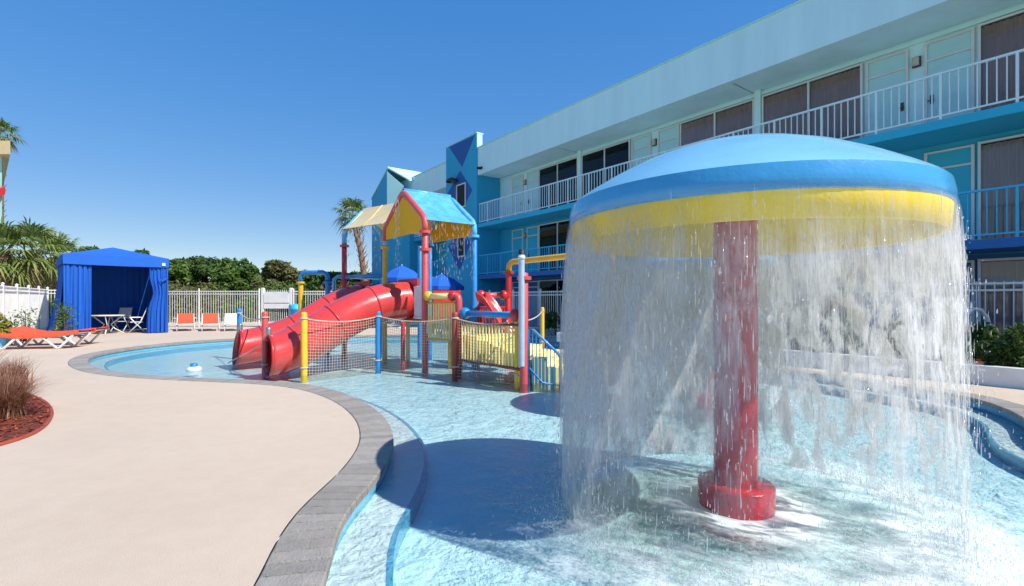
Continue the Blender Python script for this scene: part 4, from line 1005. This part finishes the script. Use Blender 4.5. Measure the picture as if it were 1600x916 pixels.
# white slatted panel beside the slide entry, horizontal blue pipes
wp = barrier(P1 + E1 * .12, P1 + E1 * .52, .95, 1.62, .95, 1.62, M_white, M_white, 8, name='white_barrier', w=.042)
MB().tube([up(PL, 1.95), up(P5 + d5 * .1, 1.95)], .055, 10).build('pipe', M_blueP, ps)
MB().tube([up(P5 + Vector((-.35, .2, 0)), 1.55), up(P5 + Vector((-.35, .2, 0)), 1.9), up(P5 + Vector((-.25, .2, 0)), 1.98), up(P6, 1.98)], .055, 10).build('pipe', M_lblue, ps)
for p, m in ((P1 + E1 * .9 + NG * .1, M_red), (P1 + E1 * 1.5 + E2 * .3, M_tan), (P1 + E1 * .5 + E2 * .9, M_yel)):
    post(p, .05, ZB, PFZ - .1, m, 'support_leg')
# water running off the little roofs
def drips(a, b, n, hmax, label, seed):
    rng = np.random.RandomState(seed); V = []; Fc = []
    for _ in range(n):
        p = a.lerp(b, rng.rand()); f = rng.rand() ** 1.5; ln = .03 + .12 * rng.rand(); r_ = .003 + .004 * rng.rand(); z = p.z - f * hmax; x, y = p.x + rng.normal(0, .02 + .03 * f), p.y + rng.normal(0, .02 + .03 * f); b0 = len(V); a0 = rng.rand() * 6
        V.append((x, y, z + ln / 2)); V.extend((x + r_ * math.cos(a0 + k * 2.094), y + r_ * math.sin(a0 + k * 2.094), z - ln * .2) for k in range(3)); V.append((x, y, z - ln / 2))
        for k in range(3): Fc += [(b0, b0 + 1 + k, b0 + 1 + (k + 1) % 3), (b0 + 4, b0 + 1 + (k + 1) % 3, b0 + 1 + k)]
    tag(raw_mesh('water_drips', V, Fc, M_drop), label, 'water drops', kind='stuff')
drips(up(P1 - E1 * .1, FZ + .2), up(PB - E1 * .1, FZ + .2), 220, 1.2, 'water dripping off the light blue roof', 1)
drips(up(P5 - w5 * .06, e5), up(PQ - w5 * .06, e5), 220, 1.1, 'water dripping off the tan roof', 2)
drips(up(mid1 + NG * .12, AZ - .2), up(mid1 + NG * .2, AZ - .2), 160, 1.6, 'thin stream of water falling in front of the yellow gable', 3)
# ------------------------------------------------------------------ yellow arch and spray hoop
A0 = Vector((-.08, 12.0, 0)); A1 = A0 - E1 * 3.3
ar = thing('spray_arch', 'yellow pipe arch standing on red posts behind the play structure', 'water feature', (A0.x, A0.y, ZB))
for p in (A0, A1):
    o = MB().lathe([(.07, ZB), (.07, 2.03)], 14, (p.x, p.y)).build('post', M_red, ar); MB().lathe([(.072, 1.97), (.13, 1.97), (.13, 2.03), (.07, 2.03)], 14, (p.x, p.y), False).build('flange', M_red, o)
dA = (A1 - A0).normalized()
MB().tube([up(A0, 2.0), up(A0, 2.12), up(A0 + dA * .03, 2.19), up(A0 + dA * .09, 2.24), up(A0 + dA * .18, 2.255), up(A1 - dA * .18, 2.255), up(A1 - dA * .09, 2.24), up(A1 - dA * .03, 2.19), up(A1, 2.12), up(A1, 2.0)], .068, 12).build('pipe', M_yel, ar)
H0 = pixd(470, 468, 14.2); H1 = pixd(512, 468, 14.0); H0.z = H1.z = 0
hp = thing('spray_hoop', 'blue bent spray hoop on a yellow post behind the rear slide', 'water feature', (H0.x, H0.y, ZB))
for p, m in ((H0, M_yel), (H1, M_blueP)):
    o = MB().lathe([(.07, ZB), (.07, 1.86)], 14, (p.x, p.y)).build('post', m, hp)
    MB().lathe([(.072, 1.81), (.12, 1.81), (.12, 1.86), (.07, 1.86)], 14, (p.x, p.y), False).build('flange', m, o)
dH = (H1 - H0).normalized()
MB().tube([up(H0, 1.86), up(H0, 1.98), up(H0 + dH * .05, 2.08), up(H0 + dH * .15, 2.12), up(H1 - dH * .15, 2.12), up(H1 - dH * .05, 2.08), up(H1, 1.98), up(H1, 1.86)], .065, 12).build('pipe', M_blueP, hp)
# ------------------------------------------------------------------ net posts, ropes and nets
NP = {}
def net_post(key, u, vb, mat, label, r=.062, h=1.22):
    p = pix(u, vb, ZW); t = thing('net_post', label, 'post', (p.x, p.y, ZB), 0, 'painted posts holding the rope nets')
    MB().lathe([(r, 0), (r, h + .12), (r * .85, h + .15), (r * .4, h + .165), (.002, h + .168)], 16).build('shaft', mat, t, True)
    for z in (h + .04, .30): MB().lathe([(r, z - .014), (r + .016, z - .008), (r + .016, z + .008), (r, z + .014)], 16).build('rope_wrap', M_rope, t, True)
    NP[key] = Vector((p.x, p.y, 0)); return t
net_post('b1', 374, 553, M_blueP, 'blue net post beside the rear slide mouth')
net_post('r1', 414, 580, M_pink, 'faded red net post between the two slide mouths')
net_post('y1', 475, 586, M_yel, 'yellow net post in front of the front tube slide')
net_post('b2', 591, 573, M_blueP, 'blue net post between two rope nets below the gable tower')
net_post('r2', 711, 584, M_brownred, 'brown red net post beside the yellow railing')
net_post('y2', 809, 597, M_yel, 'yellow net post in front of the pink spray post')
net_post('y3', 847.5, 541, M_yel, 'yellow net post standing behind the blue handrail')
ZT = ZW + 1.10
def rope_pts(a, b, za, zb, sag, n=20): return [up(a.lerp(b, i / n), za + (zb - za) * i / n - sag * 4 * (i / n) * (1 - i / n)) for i in range(n + 1)]
def net(a, b, label):
    a, b = NP[a], NP[b]; t = thing('rope_net', label, 'net', (a.x, a.y, ZW), 0, 'rope nets strung between the posts')
    MB().tube(rope_pts(a, b, ZT, ZT, .09), .014, 6).build('top_rope', M_rope, t)
    MB().tube(rope_pts(a, b, ZW - .04, ZW - .04, .02), .012, 6).build('bottom_rope', M_rope, t)
    L = (b - a).length; nx = int(L / .058); nz_ = 19; m = MB()
    def pt(f, g):
        top = ZT - .36 * f * (1 - f); bot = ZW - .04 - .08 * f * (1 - f); p = a.lerp(b, f + .004 * math.sin(g * 9 + f * 40)); return up(p, top + (bot - top) * g) + Vector((0, .02 * math.sin(f * 7 + g * 3), 0))
    for i in range(1, nx): m.tube([pt(i / nx, g / 8) for g in range(9)], 0.0034, 3, caps=False)
    for j in range(1, nz_): m.tube([pt(i / 16, j / nz_) for i in range(17)], 0.0034, 3, caps=False)
    tag(m.build('netting', M_net, t), kind='stuff')
net('y1', 'b2', 'rope net in front of the red tube slide'); net('b2', 'r2', 'rope net below the platform between blue and brown red posts'); net('r2', 'y2', 'rope net in front of the yellow railing')
def rope(p, q, za, zb, sag, label):
    o = MB().tube(rope_pts(p, q, za, zb, sag), .014, 6).build('rope', M_rope); tag(o, label, 'rope', 'ropes round the play area')
rope(NP['b1'], NP['r1'], ZT, ZT, .1, 'slack rope between the blue and faded red posts')
rope(pix(356, 566, ZW), NP['r1'], ZW - .02, .45, .0, 'taut pale rope rising from the water to the faded red post')
rope(NP['y2'], NP['y3'], ZT, ZT, .1, 'rope linking the two yellow posts past the spray post')
# floating pool toy
pf = pix(303, 578, ZW); ft = thing('pool_float', 'small blue and white chlorine float bobbing by the pool edge', 'float', (pf.x, pf.y, ZW))
MB().lathe([(.002, -.05), (.12, -.04), (.15, 0), (.13, .05), (.07, .07)], 16).build('float_ring', M_white, ft, True); MB().lathe([(.07, .05), (.07, .12), (.05, .14), (.002, .142)], 14).build('cap', M_blueP, ft, True)
# ------------------------------------------------------------------ vegetation
def leaf_cloud(rng, clumps, n, size, aspect=1.6, droop=0.0):
    C = np.array([c[:3] for c in clumps]); Rr = np.array([c[3] for c in clumps]); w = Rr ** 2.2; w /= w.sum()
    k = rng.choice(len(clumps), n, p=w); d = rng.normal(size=(n, 3)); d /= np.linalg.norm(d, axis=1)[:, None]
    rad = Rr[k] * (0.55 + .5 * rng.rand(n)) ; p = C[k] + d * rad[:, None] * np.array([1, 1, .82])
    nrm_ = d * .7 + rng.normal(size=(n, 3)) * .6 + np.array([0, 0, .4]); nrm_ /= np.linalg.norm(nrm_, axis=1)[:, None]
    a = np.cross(nrm_, rng.normal(size=(n, 3))); a /= np.linalg.norm(a, axis=1)[:, None]; b = np.cross(nrm_, a)
    s = size * (.6 + .8 * rng.rand(n))[:, None]
    V = np.stack([p - a * s * aspect * .5, p + b * s * .35 - nrm_ * s * .1, p + a * s * aspect * .5, p - b * s * .35 - nrm_ * s * .1], 1).reshape(-1, 3)
    return V, np.arange(4 * n).reshape(-1, 4)
def tree(u, vtop, Y, wpx, label, seed, mat, nleaf=9000, zlow=.3, leaf=.24, name='broadleaf_tree', group='trees beyond the fence'):
    rng = np.random.RandomState(seed); top = pixd(u, vtop, Y); H = top.z; rw = wpx * Y / F / 2
    t = thing(name, label, 'tree', (top.x, Y, -.03), 0, group)
    tr = MB(); base = Vector((0, 0, 0))
    tr.tube([(0, 0, 0), (.05, .02, H * .3), (-.04, .03, H * .55), (0, 0, H * .8)], [.16 + H * .008, .13, .09, .03], 8)
    clumps = []
    for k in range(46):
        a = rng.rand() * 6.283; f = rng.rand(); z = zlow + (H - zlow) * (.08 + .86 * f); rr = rw * (.75 + .5 * rng.rand()) * (1 - .55 * max(0, (f - .55) / .45) ** 1.6) * (.35 + .65 * rng.rand() ** .6)
        x, y = math.cos(a) * rr * .8, math.sin(a) * rr * .8; r = rw * (.26 + .24 * rng.rand()) * (1 - .3 * f); r = min(r, H - z + .05); r = max(r, .12)
        clumps.append((x, y, z, r))
        if k % 3 == 0: tr.tube([(0, 0, max(.3, z * .55)), (x * .5, y * .5, z * .85), (x, y, z)], [.07, .045, .015], 5)
    V, Fq = leaf_cloud(rng, clumps, nleaf, leaf)
    tr.build('trunk', M_bark, t, True); raw_mesh('crown', V, Fq, mat, t, False, off=(0, 0, 0))
specs = [(272, 404, 40, 80, M_green), (312, 398, 42, 92, M_greenD), (368, 403, 38, 76, M_green), (404, 418, 44, 60, M_greenD), (438, 406, 36, 66, M_greenO), (482, 421, 42, 76, M_greenD), (522, 424, 40, 74, M_green), (562, 424, 44, 84, M_greenD), (606, 428, 46, 70, M_green),
         (132, 382, 38, 66, M_greenD), (170, 392, 44, 70, M_green), (216, 389, 40, 58, M_greenD), (243, 398, 46, 60, M_green), (78, 400, 34, 80, M_greenD), (20, 404, 36, 90, M_green), (-40, 400, 34, 90, M_greenD)]
desc = ['rounded green tree behind the fence right beside the cabana', 'broad dark green tree beyond the fence, above the orange loungers', 'domed bright green tree standing tall above the fence', 'narrow dark tree wedged between the domed tree and the olive tree', 'olive tinged tree standing above the white fence gate', 'low dark tree behind the blue spray hoop', 'low green tree behind the rear tube slide', 'dark tree below the crown of the lone palm', 'green tree between the lone palm and the end tower',
        'dark tree peeking over the cabana roof corner beside the palms', 'green tree hidden behind the cabana peak', 'dark tree poking above the cabana roof beside its peak', 'small green tree over the cabana roof end by the upright loungers', 'dark tree behind the stout palms', 'green tree between the palms and the white wing', 'dark tree at the foot of the pale wing']
for i, ((u, v, Y, w, m), dsc) in enumerate(zip(specs, desc)): tree(u, v, Y, w, dsc, 20 + i, m)
for i, (u, w) in enumerate(((150, 130), (290, 150), (430, 150), (560, 150))):
    tree(u, 438 if i else 432, 30 + i, w, ['scrubby undergrowth behind the blue cabana', 'scrubby undergrowth seen through the fence behind the upright loungers', 'scrubby undergrowth seen through the gate pickets', 'scrubby undergrowth behind the rear slide'][i], 60 + i, M_greenO if i % 2 else M_green, 3600, .0, .15, 'scrub_bush', 'scrub along the fence')

def palm(u, vc, Y, crown_px, vb, label, seed, lean=0.0, tr=.16, boots=True, nl=26, name='palm_tree'):
    rng = np.random.RandomState(seed); c = pixd(u, vc, Y); rl = crown_px * Y / F; zc = c.z
    t = thing(name, label, 'palm', (c.x + lean, Y, -.03), 0, 'sabal palms')
    pts = [(0, 0, 0), (-lean * .1, 0, zc * .3), (-lean * .45, 0, zc * .65), (-lean * .95, 0, zc * .95)]
    m = MB().tube(pts, [tr * 1.25, tr, tr * .92, tr], 10)
    if boots:
        for k in range(70):
            f = .25 + .72 * k / 70; a = k * 2.4; z = zc * f; x = -lean * f * f; q = Vector((math.cos(a), math.sin(a), 0))
            p = Vector((x, 0, z)) + q * tr; m.hexa([p - q.cross(Vector((0, 0, 1))) * .05, p + q.cross(Vector((0, 0, 1))) * .05, p + q * .03 + Vector((.02, 0, 0)), p + q * .03, p + q * .12 + Vector((0, 0, .2)) - q.cross(Vector((0, 0, 1))) * .02, p + q * .12 + Vector((0, 0, .2)) + q.cross(Vector((0, 0, 1))) * .02, p + q * .15 + Vector((0.01, 0, .2)), p + q * .15 + Vector((0, 0, .2))])
    m.build('trunk', M_palmbark, t, True)
    V, Fq = [], []; Vd, Fd = [], []
    for k in range(nl):
        az = k * 2.399 + rng.normal(0, .15); el = R(82 - 150 * (k / nl) ** 1.0 + rng.normal(0, 7))
        d = Vector((math.cos(az) * math.cos(el), math.sin(az) * math.cos(el), math.sin(el)))
        st = rl * (.42 + .12 * rng.rand()); o = Vector((-lean, 0, zc)); dead = k > nl * .88
        tip = o + d * st + Vector((0, 0, -.18 * st)); side = d.cross(Vector((0, 0, 1))).normalized(); nn = side.cross(d).normalized()
        VV, FF = (Vd, Fd) if dead else (V, Fq)
        b = len(VV); VV += [o + side * .012, o - side * .012, tip - side * .01, tip + side * .01]; FF.append((b, b + 1, b + 2, b + 3))
        for q in range(17):
            an = R(-105 + 210 * q / 16 + rng.normal(0, 3)); ln = rl * (.66 - .0022 * abs(-105 + 210 * q / 16)) * (.85 + .3 * rng.rand())
            dd = (d * math.cos(an) + side * math.sin(an)); fold = nn * (.12 * abs(math.sin(an)))
            e1 = tip + (dd + fold) * ln * .55 + Vector((0, 0, -.05 * ln)); e2 = tip + (dd) * ln + Vector((0, 0, -(.28 + .3 * rng.rand()) * ln))
            wv = dd.cross(nn).normalized() * (.028 + .012 * rl)
            b = len(VV); VV += [tip - wv * .25, tip + wv * .25, e1 + wv * .8, e1 - wv * .8, e2]; FF += [(b, b + 1, b + 2, b + 3), (b + 3, b + 2, b + 4)]
    raw_mesh('crown', [tuple(v) for v in V], Fq, M_palm, t, False, off=(0, 0, 0))
    if Vd: raw_mesh('dead_fronds', [tuple(v) for v in Vd], Fd, M_palmdead, t, False, off=(0, 0, 0))
palm(50, 388, 23.5, 60, 445, 'stout palm with brown booted trunk behind the white picket fence', 1, tr=.27)
palm(4, 390, 22.5, 62, 445, 'bushy palm behind the fence below the cream eave of the wing', 2, tr=.25)
palm(92, 400, 26, 50, 445, 'smaller palm between the stout palm and the cabana', 3, tr=.2)
palm(1, 207, 33, 29, 445, 'tall palm crown beside the cream eave of the pale wing', 4, tr=.17)
palm(551, 332, 28, 33, 420, 'lone slender palm with leaning trunk behind the tan roof', 5, lean=.85, tr=.17)
# hedge along the fence on the right
def shrub(p, w, h, label, seed, mat, leaf=.05, n=3600, name='hedge_shrub', group='shrubs in front of the hotel fence', cat='shrub'):
    rng = np.random.RandomState(seed); t = thing(name, label, cat, (p[0], p[1], 0), 0, group); cl = []; st = MB()
    for k in range(26):
        x, y = rng.uniform(-w / 2, w / 2), rng.uniform(-.28, .28); z = rng.uniform(.12, h * .9); cl.append((x, y, z, rng.uniform(.11, .2)))
        if k % 2: st.tube([(x * .6, y * .4, 0), (x * .9, y, z * .6), (x, y, z)], [.012, .009, .004], 5)
    V, Fq = leaf_cloud(rng, cl, n, leaf, 2.2); V[:, 2] = np.maximum(V[:, 2], .02)
    st.build('stem', M_bark, t, True); raw_mesh('foliage', V, Fq, mat, t, False, off=(0, 0, 0))
pw = thing('planter', 'long white raised planter wall holding the hedge in front of the hotel fence', 'planter', W(2.5, 2.4, 0))
BB().wb(-5.0, 10.0, 3.52, 3.72, 0, .30).build('front_wall', M_white, pw); BB().wb(-5.0, 10.0, 1.25, 3.52, 0, .24).build('soil', M_mulch, pw)
labs = ['dark green hedge shrub below the hotel window beside the grab rail', 'dark hedge shrub second along from the grab rail', 'dark hedge shrub in front of the fence, third along', 'low green shrub behind the falling water, beside the hotel fence', 'dark shrub at the foot of the hotel fence behind the water curtain', 'shrub by the hotel fence behind the yellow arch', 'shrub behind the blue handrail at the hotel fence']
for i, t in enumerate((-.55, .65, 1.85, 3.3, 5.0, 9.0, 12.0)):
    p = W(t, 2.75 if i < 5 else 1.65, 0); shrub((p.x, p.y), 1.35, .95 - .05 * (i % 2), labs[i], 90 + i, M_bush)
# mulch bed with fountain grass
bed_px = [(-70, 712), (0, 697), (50, 680), (74, 662), (80, 645), (70, 630), (40, 616), (0, 600), (-80, 588), (-160, 600), (-190, 660), (-130, 710)]
bed = catmull([pix(max(u, -190), v).to_2d() for u, v in bed_px], .08)
mb_ = tag(tess('mulch_bed', [[tuple(p) for p in bed]], .012, M_mulch), kind='structure')
rng = np.random.RandomState(4); bv = np.array([(p.x, p.y) for p in bed]); lo, hi = bv.min(0), bv.max(0)
pts = rng.uniform(lo, hi, (9000, 2)); pts = pts[inside_many(pts, bv)]
n = len(pts); a = rng.rand(n) * 6.283; ln = .012 + .03 * rng.rand(n); wd = .005 + .007 * rng.rand(n); tl_ = rng.normal(0, .25, n)
dx, dy = np.cos(a), np.sin(a); z = .018 + .02 * rng.rand(n)
V = np.stack([np.stack([pts[:, 0] + sx * dx * ln - sy * dy * wd, pts[:, 1] + sx * dy * ln + sy * dx * wd, z + sx * tl_ * ln], 1) for sx, sy in ((-1, -1), (1, -1), (1, 1), (-1, 1))], 1).reshape(-1, 3)
tag(raw_mesh('mulch_chips', V, np.arange(4 * n).reshape(-1, 4), M_chip, mb_), kind='stuff')
edging = MB(); edging.tube([Vector((p.x, p.y, .012)) for p in bed], .022, 6, closed=True); edging.build('bed_edging', M_brownred, mb_)
def grass_clump(p, h, nb, label, seed, spread=1.0):
    rng = np.random.RandomState(seed); t = thing('fountain_grass', label, 'grass', (p.x, p.y, .012), 0, 'fountain grass in the mulch bed'); V = []; Fq = []
    for k in range(nb):
        az = rng.rand() * 6.283; L_ = h * (.6 + .7 * rng.rand()); lean = rng.rand() ** .7 * spread; b0 = Vector((rng.normal(0, .07), rng.normal(0, .07), 0)); d = Vector((math.cos(az), math.sin(az), 0)); sd = Vector((-d.y, d.x, 0)); wv = .0045 + .0035 * rng.rand(); b = len(V)
        for j in range(5):
            f = j / 4; q = b0 + d * (lean * L_ * f ** 1.7) + Vector((0, 0, L_ * (f - .42 * lean * f ** 2.6))); w = wv * (1 - .85 * f); V += [tuple(q - sd * w), tuple(q + sd * w)]
        for j in range(4): Fq.append((b + 2 * j, b + 2 * j + 1, b + 2 * j + 3, b + 2 * j + 2))
    raw_mesh('blades', V, Fq, M_reed, t, False, off=(0, 0, 0))
grass_clump(pix(2, 655), .5, 1500, 'purple brown fountain grass spilling over the corner of the mulch bed', 3); grass_clump(pix(-45, 640), .75, 900, 'taller fountain grass deeper in the mulch bed behind the corner clump', 4); grass_clump(pix(20, 610), .42, 500, 'small fountain grass tuft at the far rim of the mulch bed', 5, .6)
# potted plant by the loungers
pp = pix(3, 546); pt_ = thing('potted_plant', 'teal pot with yellow green plant beside the near orange lounger', 'plant', (pp.x, pp.y, 0))
MB().lathe([(.09, 0), (.14, .2), (.16, .33), (.175, .35), (.17, .37), (.14, .355), (.002, .35)], 20).build('pot', M_lblue, pt_, True)
rng = np.random.RandomState(8); V, Fq = leaf_cloud(rng, [(0, 0, .5, .16), (.07, .05, .68, .13), (-.1, 0, .65, .12), (.02, -.05, .85, .1)], 260, .07, 2.4); raw_mesh('foliage', V, Fq, leafmat('yellow_green_leaf', (.10, .14, .02), (.42, .38, .06)), pt_, False, off=(0, 0, 0))
# climbing plants on the left fence
for k, (u, Y) in enumerate(((27, 14.7), (42, 15.9), (100, 17.4))):
    q = pixd(u, 0, Y); shrub((q.x, q.y), .35, 1.1 if k < 2 else 1.5, ['thin vine climbing the white picket fence by the potted plant', 'wispy vine on the white picket fence above the lounger', 'leafy vine at the fence corner beside the cabana'][k], 120 + k, M_green, .05, 160 if k < 2 else 500, 'climbing_vine', 'vines on the white fence', 'vine')
